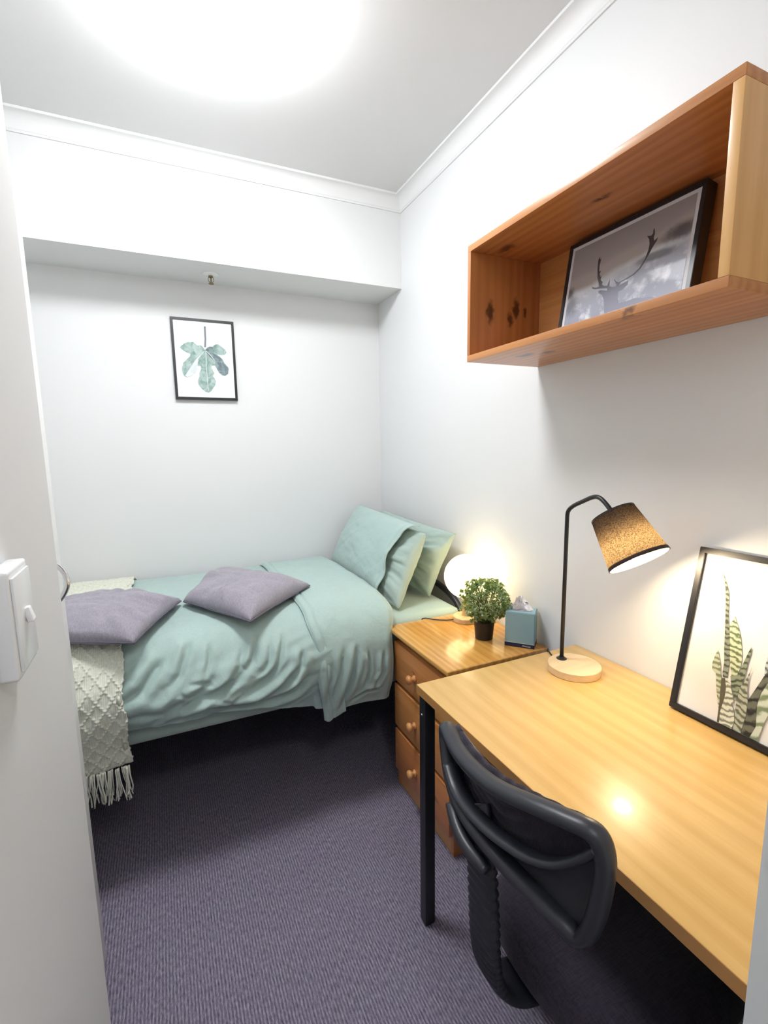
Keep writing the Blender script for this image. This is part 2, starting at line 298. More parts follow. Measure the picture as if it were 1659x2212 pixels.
# ================= STRUCTURE =================
def struct(name, x0, x1, y0, y1, z0, z1, m): return mkbox(name, x0, x1, y0, y1, z0, z1, m, kind='structure')
YR = -1.3
struct('floor', FL - .1, 1.3, YR - .1, B + .1, -.08, 0, CARPET)
struct('ceiling', FL - .1, 1.3, YR - .1, B + .1, H, H + .08, CEILM)
struct('wall_right', R, R + .1, .2, B + .1, 0, H, WALL)
struct('wall_back', FL - .1, R, B, B + .1, 0, H, WALL)
struct('wall_back_bulkhead', FL, R, BF, B, ZB, H, WALL)
struct('wall_far_left', FL - .1, FL, YL - .1, B, 0, H, WALL)
struct('wall_left_return', FL, LW - .1, YL - .1, YL, 0, H, WALL)
struct('wall_left', LW - .1, LW, YR, YL, 0, H, WALL)
struct('wall_front', .4535, R + .1, .1, .2, 0, H, WALL)
struct('wall_hall_right', 1.0, 1.1, YR, .1, 0, H, WALL)
struct('wall_hall_rear', LW - .1, 1.1, YR - .1, YR, 0, H, WALL)

def cornice(name, p0, p1, inward, mitre0=0, mitre1=0):
    """cove profile swept from p0 to p1 along a wall; inward = unit vector to the room"""
    c, h = .050, H - ZC
    prof = [(0, -.0), (.006, 0), (.006, .008)]
    for k in range(9):
        a = k / 8 * math.pi / 2
        prof.append((.008 + (c - .014) * (1 - math.cos(a)), .010 + (h - .020) * math.sin(a)))
    prof += [(c, h - .009), (c, h), (0, h)]
    bm = bmesh.new(); d = (Vector(p1) - Vector(p0)).normalized(); I = Vector(inward); rings = []
    for p, mt in ((Vector(p0), mitre0), (Vector(p1), mitre1)):
        rings.append([bm.verts.new(p + I * a + d * (mt * a) + Vector((0, 0, ZC + b))) for a, b in prof])
    n = len(prof)
    for i in range(n): bm.faces.new((rings[0][i], rings[0][(i + 1) % n], rings[1][(i + 1) % n], rings[1][i]))
    bm.faces.new(rings[0]); bm.faces.new(rings[1][::-1])
    o = bm_obj(name, bm, TRIM, kind='structure'); sharp(o, 30)
cornice('trim_1', (FL, BF, 0), (R, BF, 0), (0, -1, 0), 0, -1)
cornice('trim_2', (R, .2, 0), (R, BF, 0), (-1, 0, 0), 0, -1)
cornice('trim_3', (LW, .2, 0), (LW, YL, 0), (1, 0, 0), 0, 0)

# ================= CEILING LIGHT =================
def dome_light(name, label, x, y, rad, strength, seg=48):
    t = thing(name, label, 'ceiling light', (x, y, H))
    bm = bmesh.new(); lathe(bm, [(rad * .93, 0), (rad * .93, -.018), (rad * .90, -.019)], seg, Matrix.Translation((x, y, H)))
    bm_obj('rim', bm, PLASTW, t, auto=40)
    bm = bmesh.new(); pr = []
    for k in range(13):
        a = k / 12 * math.pi / 2
        pr.append((max(rad * .96 * math.cos(a) ** .55, .0005), -.018 - .085 * math.sin(a)))
    lathe(bm, pr, seg, Matrix.Translation((x, y, H)))
    bm_obj('diffuser', bm, emis(name + '_glow', (.965, .985, 1), strength), t, smooth=True, label='glowing white diffuser dome')
    return t
dome_light('ceiling_light', 'bright round white dome light glowing on the bedroom ceiling', .215, 1.51, .215, CEIL_LAMP)
dome_light('ceiling_light', 'round white dome light on the hallway ceiling, behind the doorway', .12, -.6, .15, HALL_LAMP, 32)

# ================= SPRINKLER =================
t = thing('sprinkler_head', 'small fire sprinkler head under the white bulkhead above the bed', 'sprinkler', (.27, 2.435, ZB))
M_ = Matrix.Translation((.27, 2.435, ZB))
bm = bmesh.new(); lathe(bm, [(.036, 0), (.036, -.003), (.026, -.008), (.013, -.009)], 28, M_); bm_obj('escutcheon', bm, PLASTW, t, auto=40)
bm = bmesh.new(); lathe(bm, [(.010, -.008), (.010, -.015), (.006, -.017), (.003, -.019), (.003, -.038)], 16, M_)
for s in (-1, 1): tube(bm, smooth_path([(.27 + s * .009, 2.435, ZB - .014), (.27 + s * .012, 2.435, ZB - .028), (.27, 2.435, ZB - .042)], 5), .0016, 6)
bm_obj('nozzle', bm, BRASS, t, auto=40, label='brass nozzle')
bm = bmesh.new(); lathe(bm, [(.012, -.041), (.012, -.043)], 16, M_); bm_obj('deflector', bm, BRASS, t)

# ================= WARDROBE =================
t = thing('wardrobe', 'tall plain white wardrobe just beyond the end of the near left wall', 'wardrobe', (-.5, 1.1, 0))
XW = -.2305
mkbox('body', FL + .01, XW - .018, .925, 1.30, 0, 1.895, WHITE, t, .002)
dr = mkbox('door', XW - .016, XW, .927, 1.298, .06, 1.892, WHITE, t, .002)
bm = bmesh.new()
hp = [(-.188 - 12 * z * z, 1.1, 1.126 + z) for z in np.linspace(-.0605, .0605, 25)]
tube(bm, hp, .005, 10, up=(0, 1, 0), rad2=.008)
bm_obj('handle', bm, CHROME, dr, smooth=True, label='curved chrome bow handle')

# ================= LIGHT SWITCH =================
t = thing('light_switch', 'white surface-mounted light switch on the near left wall', 'light switch', (LW, .61, 1.21))
bm = bmesh.new(); box(bm, LW, -.1475, .572, .648, 1.147, 1.262, .004, 3); o = bm_obj('mounting_block', bm, PLASTW, t); sharp(o, 50)
bm = bmesh.new(); box(bm, -.1475, -.1445, .578, .642, 1.155, 1.254, .0012, 2); o = bm_obj('cover_plate', bm, PLASTW, t); sharp(o, 50)
bm = bmesh.new(); box(bm, -.145, -.1385, .605, .6155, 1.198, 1.215, .002, 2); o = bm_obj('rocker', bm, mat('rocker_white', (.9, .9, .9), .2), t)
o.data.transform(Matrix.Translation((-.143, .61, 1.206)) @ Matrix.Rotation(math.radians(-14), 4, 'Y') @ Matrix.Translation((.143, -.61, -1.206)))

# ================= BED =================
BX0, BX1, BY0, BY1 = -.77, 1.125, 1.645, 2.56
t = thing('bed_frame', 'low black metal single bed frame under the mattress along the back wall', 'bed', (.2, 2.1, 0))
for y in (BY0 + .115, BY1 - .115): mkbox('side_rail', BX0, BX1, y - .015, y + .015, .375, .4165, BLACKM, t, .003)
for x in (BX0 + .1, BX1 - .1): 
    for y in (BY0 + .115, BY1 - .115): mkbox('leg', x - .018, x + .018, y - .018, y + .018, 0, .376, BLACKM, t, .003)
for k in range(9):
    x = BX0 + .12 + k * .205; mkbox('slat', x - .03, x + .03, BY0 + .13, BY1 - .13, .400, .4165, BLACKM, t)
bm = bmesh.new()
hb = smooth_path([(1.151, 1.69, 0), (1.151, 1.69, .3), (1.151, 1.692, .60), (1.151, 1.70, .66), (1.151, 1.76, .705), (1.151, 1.9, .735), (1.151, 2.1, .75), (1.151, 2.3, .735), (1.151, 2.45, .70), (1.151, 2.51, .66), (1.151, 2.518, .60), (1.151, 2.52, .3), (1.151, 2.52, 0)], 6)
tube(bm, hb, .014, 10, up=(1, 0, 0)); bm_obj('headboard', bm, BLACKM, t, smooth=True, label='black tubular metal headboard')
bm = bmesh.new(); tube(bm, [(1.151, 1.69, .52), (1.151, 2.52, .52)], .010, 8, up=(1, 0, 0)); bm_obj('headboard_rail', bm, BLACKM, t, smooth=True)
mkbox('headboard_panel', 1.147, 1.155, 1.70, 2.51, .53, .655, mat('grey_panel', (.25, .25, .27), .6), t, .001, label='grey headboard panel')

bm = bmesh.new(); box(bm, BX0, BX1, BY0, BY1, .417, .695, .045, 4)
o = bm_obj('mattress', bm, SAGE2, auto=60); setp(o, 'single mattress under a smooth sage green fitted sheet', 'mattress')

# duvet -------------------------------------------------
prof = np.array([(2.562, .715), (2.55, .745), (2.50, .765), (2.35, .777), (2.15, .783), (1.95, .782), (1.80, .775), (1.72, .764), (1.665, .743), (1.625, .708), (1.600, .655), (1.592, .60), (1.590, .55), (1.596, .50), (1.604, .45), (1.61, .36)])
pf = np.array([list(p) for p in smooth_path([(0, a, b) for a, b in prof], 12)])[:, 1:]
sl = np.concatenate([[0], np.cumsum(np.hypot(*np.diff(pf, axis=0).T))])
def prof_at(s):
    y = np.interp(s, sl, pf[:, 0]); z = np.interp(s, sl, pf[:, 1])
    y2 = np.interp(s + .004, sl, pf[:, 0]); z2 = np.interp(s + .004, sl, pf[:, 1]); y1 = np.interp(s - .004, sl, pf[:, 0]); z1 = np.interp(s - .004, sl, pf[:, 1])
    ty, tz = y2 - y1, z2 - z1; l = np.hypot(ty, tz) + 1e-9
    return y, z, tz / l, -ty / l      # outward normal (ny, nz)
S_EDGE = float(np.interp(-1.665, -pf[:, 0][:150], sl[:150]))
S_OF = lambda z: float(np.interp(-z, -pf[60:, 1], sl[60:]))
SIDE_CREASES = [([(-0.038, 0.719), (-0.068, 0.686), (-0.111, 0.635), (-0.151, 0.618)], 0.016, 0.012), ([(0.044, 0.752), (0.027, 0.705), (0.001, 0.66), (-0.022, 0.64)], 0.012, 0.009), ([(0.134, 0.649), (0.048, 0.588), (-0.058, 0.551), (-0.156, 0.558)], 0.02, 0.016), ([(0.261, 0.739), (0.235, 0.661), (0.177, 0.61), (0.113, 0.589)], 0.014, 0.011), ([(0.455, 0.596), (0.386, 0.527), (0.245, 0.505), (0.094, 0.519), (-0.034, 0.509)], 0.022, 0.015), ([(0.452, 0.498), (0.324, 0.455), (0.181, 0.474), (0.063, 0.492)], 0.014, 0.01), ([(0.356, 0.729), (0.326, 0.65), (0.279, 0.597), (0.226, 0.575)], 0.013, 0.01), ([(0.207, 0.719), (0.195, 0.653), (0.128, 0.588), (0.018, 0.555), (-0.074, 0.523)], 0.017, 0.013), ([(0.412, 0.675), (0.398, 0.616), (0.342, 0.56), (0.263, 0.535)], 0.014, 0.01), ([(-0.092, 0.76), (-0.111, 0.719), (-0.152, 0.683)], 0.01, 0.012), ([(0.1, 0.729), (0.089, 0.675), (0.073, 0.639)], 0.009, 0.008), ([(0.304, 0.714), (0.285, 0.65), (0.251, 0.615)], 0.008, 0.008), ([(0.016, 0.628), (0.058, 0.625), (0.1, 0.608)], 0.006, 0.006), ([(-0.006, 0.614), (0.027, 0.585), (0.048, 0.588)], 0.006, 0.006), ([(0.119, 0.562), (0.155, 0.542), (0.186, 0.558)], 0.005, 0.006), ([(0.381, 0.612), (0.312, 0.541), (0.183, 0.504)], 0.012, 0.009)]
FLAP_CREASES = [([(0.614, 0.654), (0.599, 0.582), (0.58, 0.513), (0.55, 0.429)], 0.018, 0.011), ([(0.719, 0.452), (0.654, 0.456), (0.598, 0.425)], 0.012, 0.008), ([(0.654, 0.627), (0.656, 0.54), (0.642, 0.485)], 0.01, 0.007), ([(0.725, 0.617), (0.716, 0.525), (0.684, 0.475)], 0.01, 0.008), ([(0.502, 0.626), (0.507, 0.553), (0.489, 0.449)], 0.008, 0.01), ([(0.557, 0.651), (0.541, 0.564), (0.515, 0.479)], 0.007, 0.009)]

def crease_field(x, z, lst, seed):
    """valleys with a soft ridge beside them, following polylines (x, z) on the hanging side"""
    out = np.zeros_like(x)
    wx = x + .010 * vnoise(x * 14, z * 14, seed); wz = z + .010 * vnoise(x * 14 + 5, z * 14, seed + 1)
    for pts, amp, wd in lst:
        best = np.full(x.shape, 9.); side = np.zeros_like(x); par = np.zeros_like(x)
        n_ = len(pts) - 1
        for i, ((ax_, az_), (bx__, bz_)) in enumerate(zip(pts, pts[1:])):
            dx_, dz_ = bx__ - ax_, bz_ - az_; L2 = dx_ * dx_ + dz_ * dz_
            t_ = np.clip(((wx - ax_) * dx_ + (wz - az_) * dz_) / L2, 0, 1)
            ex, ez = wx - ax_ - t_ * dx_, wz - az_ - t_ * dz_; d_ = np.hypot(ex, ez)
            m_ = d_ < best
            best = np.where(m_, d_, best); side = np.where(m_, (dx_ * ez - dz_ * ex) / math.sqrt(L2), side); par = np.where(m_, (i + t_) / n_, par)
        fade = sstep(0, .25, par) * (1 - .6 * sstep(.75, 1, par))
        end = np.exp(-np.maximum(best - np.abs(side), 0) ** 2 / (wd * 1.2) ** 2)
        sd = side / wd
        out = out + amp * fade * end * (-np.exp(-sd ** 2) + .8 * np.exp(-((sd + 2.0) / 1.5) ** 2) + .35 * np.exp(-((sd - 2.0) / 1.4) ** 2))
    return out
def folds(x, t):
    """wrinkles of the hanging side; t = distance below the top edge"""
    warp = .05 * fbm(x * 3.1, t * 4.2, 3)
    sw = .55 * np.sin(np.clip((x + .2) / .9, 0, 1) * 2.2)
    ph = x * (1.15 - .6 * sw) + t * (1.05 + 2.6 * sw) + warp
    r1 = 1 - np.abs(2 * ((ph * 8.2 + .8 * vnoise(x * 2, t * 3, 5)) % 1) - 1)
    r2 = 1 - np.abs(2 * ((ph * 15.3 + 1.1 * vnoise(x * 4, t * 5, 8)) % 1) - 1)
    r1 = r1 * r1 * (3 - 2 * r1)
    a1 = .55 + 1.1 * vnoise(x * 4.5 + 1, t * 5 + 2, 11); a2 = np.clip(.2 + 1.6 * vnoise(x * 7, t * 9, 12), 0, 1)
    return .005 * np.clip(a1, .12, 1.2) * (r1 - .35) + .004 * a2 * (r2 - .3) + .016 * fbm(x * 3.4 + t * 2, t * 4.5 - x, 15) + .018 * np.exp(-((t - .16) / .10) ** 2)
def duvet_disp(x, s, side_amp=1.0):
    tt = s - S_EDGE
    env = sstep(-.03, .15, tt)
    top = 1 - sstep(-.1, .02, tt)
    d = side_amp * env * folds(x, tt) + env * .006 * fbm(x * 9, tt * 9, 21)
    d = d + top * (.016 * fbm(x * 3.3, s * 3.6, 31) + .006 * fbm(x * 11 + 3 * vnoise(s * 4, x * 4, 2), s * 9, 33))
    # shallow puckers radiating over the shoulder of the mattress
    band = np.exp(-((tt - .0) / .11) ** 2)
    d = d + band * .008 * np.clip(vnoise(x * 16 + 2 * s, s * 2, 41) * 2, -.2, 1)
    return d
def build_duvet():
    nx, ns = 460, 340
    X = np.linspace(-.775, .782, nx)[:, None] * np.ones((1, ns))
    hemz = np.interp(X[:, 0], [-.8, -.16, 0, .1, .3, .46, .6, .78], [.51, .50, .485, .488, .45, .42, .40, .39])
    hemz = hemz + .008 * vnoise(X[:, 0] * 9, X[:, 0] * 0, 51)
    smax = np.array([S_OF(z) for z in hemz])
    v = np.linspace(0, 1, ns)[None, :]
    S = v * smax[:, None]
    y, z, ny, nz = prof_at(S)
    d = duvet_disp(X, S)
    # the hem tucks back under towards the mattress
    back = sstep(-.07, 0, S - smax[:, None]) * (X < .45)
    d = d - back * .018
    xr = .782 - .026 * sstep(0, .12, S - S_EDGE)          # right edge pulls in where it hangs
    d = d + crease_field(X, z, SIDE_CREASES, 101) * sstep(-.02, .03, S - S_EDGE)
    Xo = np.where(X > .6, .6 + (X - .6) * (xr - .6) / (.782 - .6), X)
    Y = y + ny * d; Z = z + nz * d
    Y = np.where(Xo > .755, np.maximum(Y, 1.6), Y)
    return grid_mesh('duvet', np.stack([Xo, np.minimum(Y, B - .006), Z], -1), True)
duv = mesh_obj('duvet', build_duvet(), SAGE)
setp(duv, 'rumpled sage green duvet spread over the bed and hanging down its side', 'duvet')
md = duv.modifiers.new('thickness', 'SOLIDIFY'); md.thickness = .012; md.offset = -1

def build_fold():
    nx, ns = 240, 340
    u = np.linspace(0, 1, nx)[:, None] * np.ones((1, ns)); v = np.linspace(0, 1, ns)[None, :] * np.ones((nx, 1))
    hem_u = np.interp(u[:, 0], [0, .06, .14, .3, .5, .75, 1], [.372, .368, .378, .395, .402, .393, .388])
    smax = np.array([S_OF(z) for z in hem_u])
    S = v * smax[:, None]
    tt = S - S_EDGE
    xl = .437 + .02 * sstep(0, .15, tt) + .022 * sstep(.2, .4, tt) + .006 * fbm(S * 5, S * 0, 61)
    xr = .794 - .030 * sstep(0, .12, tt) + .004 * fbm(S * 6, S * 0 + 3, 62)
    X = xl + (xr - xl) * u
    y, z, ny, nz = prof_at(S)
    env = sstep(0, .16, tt)
    warp = .05 * fbm(X * 4, tt * 3, 71)
    ph = X * 1.0 + tt * (.34 + .3 * tt) + warp
    r = 1 - np.abs(2 * ((ph * 9.5) % 1) - 1); r = r * r * (3 - 2 * r)
    amp = np.clip(.5 + 1.5 * vnoise(X * 6, tt * 4, 73), .1, 1.2)
    d = .020 + crease_field(X, z, FLAP_CREASES, 111) * sstep(-.02, .05, tt) + env * .004 * amp * (r - .3) + (1 - env) * .007 * fbm(X * 9, S * 7, 75) + .4 * duvet_disp(X, S, .3)
    d = d + .0035 * np.exp(-((X - xl - .034) / .004) ** 2) * -1.2      # stitched line beside the hem
    d = d - .016 * np.exp(-((u - 1) / .05) ** 2) - .010 * np.exp(-(u / .02) ** 2)
    d = d - .02 * sstep(.93, 1, v) * (u > .3)
    return grid_mesh('folded_edge', np.stack([X, np.minimum(y + ny * d, B - .006), z + nz * d], -1), True)
fo = mesh_obj('turned_back_edge', build_fold(), SAGE, duv, label='folded back end of the duvet near the pillows')
md = fo.modifiers.new('thickness', 'SOLIDIFY'); md.thickness = .008; md.offset = -1

# throw --------------------------------------------------
def build_throw():
    nx, ns = 230, 600
    x0, x1 = -.60, -.158
    X = np.linspace(x0, x1, nx)[:, None] * np.ones((1, ns))
    sm = S_OF(.405); S = np.linspace(.0, sm, ns)[None, :] * np.ones((nx, 1))
    y, z, ny, nz = prof_at(S)
    yb, zb = y.copy(), z.copy()
    tt = S - S_EDGE
    base = duvet_disp(X, S) + np.maximum(crease_field(X, z, SIDE_CREASES, 101), 0) * sstep(-.02, .03, tt) * .5 + .016 + .006 * fbm(X * 5, S * 4, 91) + .010 * sstep(.1, .35, tt) * np.cos(X * 26 + 1)
    base = base + .012 * sstep(.2, .45, tt)
    # raised diamond ropes
    a, b = X / .042 + S / .056, X / .042 - S / .056
    wob = .05 * vnoise(X * 60, S * 60, 95)
    ra = np.exp(-((((a + wob) % 1) - .5) / .10) ** 2); rb = np.exp(-((((b + wob) % 1) - .5) / .10) ** 2)
    beads = .75 + .35 * np.cos(S * 2 * np.pi / .009)
    d = base + .0052 * np.maximum(ra, rb * .85) * beads + .0008 * np.cos(X * 2 * np.pi / .006)
    Xo = X - .006 * sstep(.2, .5, tt) * np.sin(S * 14) + .004 * np.sin(S * 40) * (X > x1 - .01)
    return grid_mesh('throw', np.stack([Xo, np.minimum(y + ny * d, B - .004), z + nz * d], -1), True), sm
me, sm_ = build_throw()
thr = mesh_obj('throw', me, CREAM); setp(thr, 'cream knitted throw with diamond pattern and fringe across the foot of the bed', 'throw')
md = thr.modifiers.new('thickness', 'SOLIDIFY'); md.thickness = .006; md.offset = -1
bm = bmesh.new(); rr = random.Random(3)
cx = -.165
while cx > -.6:
    for q in range(4):
        x = cx + rr.uniform(-.007, .007); y0 = 1.566 + rr.uniform(-.006, .004); L = rr.uniform(.075, .115); dx = rr.uniform(-.012, .012)
        p = smooth_path([(x, y0, .412), (x + dx * .3, y0 - .004, .412 - L * .35), (x + dx, y0 + rr.uniform(-.006, .006), .412 - L * .75), (x + dx + rr.uniform(-.006, .006), y0 + rr.uniform(-.01, .01), .412 - L)], 4)
        r0 = rr.uniform(.0014, .0030); tube(bm, p, [r0 * (1.3 if k < 3 else 1) for k in range(len(p))], 5)
    cx -= .0115
bm_obj('fringe', bm, CREAM, thr, smooth=True, kind='stuff', label='loose cream yarn fringe')

# ---------------- cushions and pillows ----------------
def pillow_grid(n=90, edge=.08, puff=.55):
    u = np.linspace(-1, 1, n)[:, None] * np.ones((1, n)); v = u.T.copy()
    return u, v
def pillow_mesh(name, corners, th_up, th_dn, n=90, bow=.06, wr=.006, seed=1, p=.42, sag=None, wfreq=5):
    """corners BL, BR, TR, TL (world); the normal is BL->BR x BL->TL"""
    u, v = pillow_grid(n)
    c = [np.array(q, float) for q in corners]
    nrm = np.cross(c[1] - c[0], c[3] - c[0]); nrm /= np.linalg.norm(nrm)
    uu = u * (1 - bow * (1 - v ** 2) * np.abs(u) ** 3); vv = v * (1 - bow * (1 - u ** 2) * np.abs(v) ** 3)
    a, b = (uu + 1) / 2, (vv + 1) / 2
    base = ((1 - a) * (1 - b))[..., None] * c[0] + (a * (1 - b))[..., None] * c[1] + (a * b)[..., None] * c[2] + ((1 - a) * b)[..., None] * c[3]
    h = ((1 - np.abs(u) ** 2.6) * (1 - np.abs(v) ** 2.6)) ** p
    # creases that run in from the seams and corners
    edge = 1 - np.minimum(1 - np.abs(u), 1 - np.abs(v))
    ang = np.arctan2(v, u)
    wv = (vnoise(ang * wfreq + 9, edge * 1.5, seed) * sstep(.25, .9, edge) * sstep(1.0, .9, edge) * 2.2 + 1.2 * fbm(u * 2.2, v * 2.2, seed + 4)) * wr
    top = base + nrm * (h * th_up + wv * h ** .5)[..., None]
    bot = base - nrm * (h * th_dn + wv * .5 * h ** .5)[..., None]
    if sag is not None: top, bot = sag(top), sag(bot)
    idx = np.arange(n * n).reshape(n, n); off = n * n; idb = idx + off
    inner = np.zeros((n, n), bool); inner[1:-1, 1:-1] = True
    idb = np.where(inner, idb, idx)
    V = np.concatenate([top.reshape(-1, 3), bot.reshape(-1, 3)])
    def quads(I, flip):
        Q = np.stack([I[:-1, :-1], I[1:, :-1], I[1:, 1:], I[:-1, 1:]], -1).reshape(-1, 4)
        return Q[:, ::-1] if flip else Q
    F = np.concatenate([quads(idx, False), quads(idb, True)])
    me = bpy.data.meshes.new(name); me.from_pydata(V.tolist(), [], F.tolist())
    bm = bmesh.new(); bm.from_mesh(me)
    bmesh.ops.delete(bm, geom=[x for x in bm.verts if not x.link_faces], context='VERTS')
    bm.to_mesh(me); bm.free()
    me.polygons.foreach_set('use_smooth', [True] * len(me.polygons)); me.update()
    rim = [top[i, 0] for i in range(n)] + [top[-1, j] for j in range(1, n)] + [top[i, -1] for i in range(n - 2, -1, -1)] + [top[0, j] for j in range(n - 2, 0, -1)]
    return me, rim
def cushion(label, corners, seed):
    def sag(P):
        P = P.copy(); return P
    me, rim = pillow_mesh('cushion', corners, .074, .018, 96, .035, .010, seed, .36, sag)
    o = mesh_obj('cushion', me, LINEN); setp(o, label, 'cushion', 'mauve grey linen cushions on the bed')
    bm = bmesh.new(); tube(bm, [Vector(p) for p in rim[::2]], .0026, 6, closed=True)
    bm_obj('piping', bm, LINEND, o, smooth=True)
    # the side seam with its zip faces the room
    return o
cushion('mauve grey linen cushion at the foot of the bed, over the cream throw', [(-.118, 1.575, .800), (.03, 1.93, .808), (-.36, 2.13, .808), (-.50, 1.735, .812)], 3)
cushion('mauve grey linen cushion in the middle of the bed, on the sage duvet', [(.232, 1.590, .803), (.528, 1.885, .812), (.19, 2.26, .815), (.035, 1.915, .808)], 8)

PC1 = [(.85, 1.725, .735), (1.005, 1.745, 1.000), (1.012, 2.475, 1.028), (.855, 2.53, .735)]
def bed_pillow(label, c, seed, case):
    # u runs up the pillow (bottom to top), v runs along the bed head
    me, rim = pillow_mesh('pillow', c, .065, .060 if case else .022, 110, .035, .012, seed, .40, None, 7)
    o = mesh_obj('pillow', me, SAGE2); setp(o, label, 'pillow', 'sage pillows at the head of the bed')
    return o
# corners order: BL->BR is 'u', BL->TL is 'v'; the outward normal must face -x
def order(bl, tl, tr, br): return [tl, bl, br, tr]
p1 = bed_pillow('sage pillow at the front, its pillowcase slipping open', order((.852, 2.54, .722), (1.01, 2.48, 1.035), (1.005, 1.745, 1.01), (.855, 1.715, .705)), 14, True)
p2 = bed_pillow('sage pillow standing behind the front one, against the right wall', order((1.03, 2.45, .715), (1.135, 2.44, 1.025), (1.128, 1.70, 1.005), (1.055, 1.80, .705)), 23, False)
# the pillowcase: a looser sleeve over the far part of the front pillow
def build_case():
    nu, nv = 120, 110
    c = [np.array(q) for q in ((.852, 2.555, .718), (.855, 1.70, .698), (1.005, 1.715, 1.025), (1.012, 2.497, 1.052))]
    U = np.linspace(0, 1, nu)[:, None] * np.ones((1, nv)); TH = np.linspace(0, 1, nv)[None, :] * np.ones((nu, 1))
    return U, TH, c
U, TH, c4 = build_case()
# along = from the wall side (0) to the open end; around = top seam -> front -> bottom seam
along_max = .985 - .20 * sstep(0, 1, TH) * 0 - .0
hemline = .93 - .19 * TH + .10 * TH ** 2 - .02 * np.sin(TH * 6)
A = U * hemline
u2 = 2 * A - 1; v2 = 1 - 2 * TH
uu = u2; vv = v2 * 1.01
a = (uu + 1) / 2; b = (vv + 1) / 2
base = ((1 - a) * (1 - b))[..., None] * c4[0] + (a * (1 - b))[..., None] * c4[1] + (a * b)[..., None] * c4[2] + ((1 - a) * b)[..., None] * c4[3]
nrm = np.cross(c4[3] - c4[0], c4[1] - c4[0]); nrm /= np.linalg.norm(nrm)
if nrm[0] > 0: nrm = -nrm
hh = ((1 - np.abs(np.clip(u2, -1, .55)) ** 2.6) * (1 - np.abs(v2) ** 2.6)) ** .40
flare = sstep(.82, 1, U)
dd = hh * .074 + .004 + .010 * fbm(a * 4 + 2 * b, b * 4, 77) * hh + .007 * flare * np.sin(TH * 15 + 1) + .010 * flare + .008 * np.clip(vnoise(a * 9 - b * 6, b * 3, 78), 0, 1) * hh - .004 * np.exp(-((U - .955) / .006) ** 2)
base = base + nrm * dd[..., None]
cs = mesh_obj('pillowcase', grid_mesh('pillowcase', base), SAGE, p1, label='loose pillowcase with an open hemmed end')
md = cs.modifiers.new('thickness', 'SOLIDIFY'); md.thickness = .003; md.offset = -1

# ================= PICTURES =================
def fig_mats():
    def wash(name, c1, c2, sc, c3=None):
        m = mat(name, c1, .7, spec=.2); t = NT(m)
        n = t.n('TexNoise', Vector=t.mapped((1, 1, 1)), Scale=sc, Detail=4, Roughness=.6, Distortion=1).outputs[0]
        st = [(.32, c1), (.62, c2)] + ([(.75, c3)] if c3 else [])
        t.l(t.ramp(n, st), t.b.inputs['Base Color']); return m
    return wash
wash = fig_mats()
def flat_part(name, pts, frame, depth, m, parent, label=None, thick=.0003):
    """pts (u, v) in the plane frame = (origin, u axis, v axis, outward normal)"""
    o_, ux, uz, nn = frame
    bm = bmesh.new(); P = []
    clean = []
    for p in pts:
        if not clean or (abs(p[0] - clean[-1][0]) + abs(p[1] - clean[-1][1])) > 1e-5: clean.append(p)
    from mathutils.geometry import tessellate_polygon
    vs_ = [bm.verts.new(o_ + ux * p[0] + uz * p[1] + nn * depth) for p in clean]
    for tri in tessellate_polygon([[Vector((p[0], p[1], 0)) for p in clean]]):
        try: g_ = bm.faces.new([vs_[q] for q in tri])
        except ValueError: continue
        g_.normal_update()
        if g_.normal.dot(nn) < 0: g_.normal_flip()
    bm.normal_update()
    me = bpy.data.meshes.new(name); bm.to_mesh(me); bm.free()
    return mesh_obj(name, me, m, parent, False, label)
def oriented_box(bm, frame, u0, u1, v0, v1, d0, d1, bev=0):
    o_, ux, uz, nn = frame
    n0 = len(bm.verts)
    P = [o_ + ux * a + uz * b + nn * c for c in (d0, d1) for a, b in ((u0, v0), (u1, v0), (u1, v1), (u0, v1))]
    q = [bm.verts.new(p) for p in P]
    fs = [bm.faces.new([q[i] for i in f]) for f in ((0, 3, 2, 1), (4, 5, 6, 7), (0, 1, 5, 4), (1, 2, 6, 5), (2, 3, 7, 6), (3, 0, 4, 7))]
    if bev: bmesh.ops.bevel(bm, geom=list({e for f in fs for e in f.edges}), offset=bev, segments=2, affect='EDGES')
def picture(frame, W, Hh, fw, depth, parent, paper_mat, recess=.004, back=.0, paper_label='white paper print'):
    bm = bmesh.new()
    oriented_box(bm, frame, 0, W, 0, fw, back, depth, .0008); oriented_box(bm, frame, 0, W, Hh - fw, Hh, back, depth, .0008)
    oriented_box(bm, frame, 0, fw, fw, Hh - fw, back, depth, .0008); oriented_box(bm, frame, W - fw, W, fw, Hh - fw, back, depth, .0008)
    o = bm_obj('frame', bm, BLACKP, parent); sharp(o, 50)
    bm = bmesh.new(); oriented_box(bm, frame, fw * .8, W - fw * .8, fw * .8, Hh - fw * .8, back + .002, depth - recess)
    return bm_obj('print', bm, paper_mat, parent, label=paper_label)
PAPER = mat('print_paper', (.80, .83, .84), .5, spec=.3)

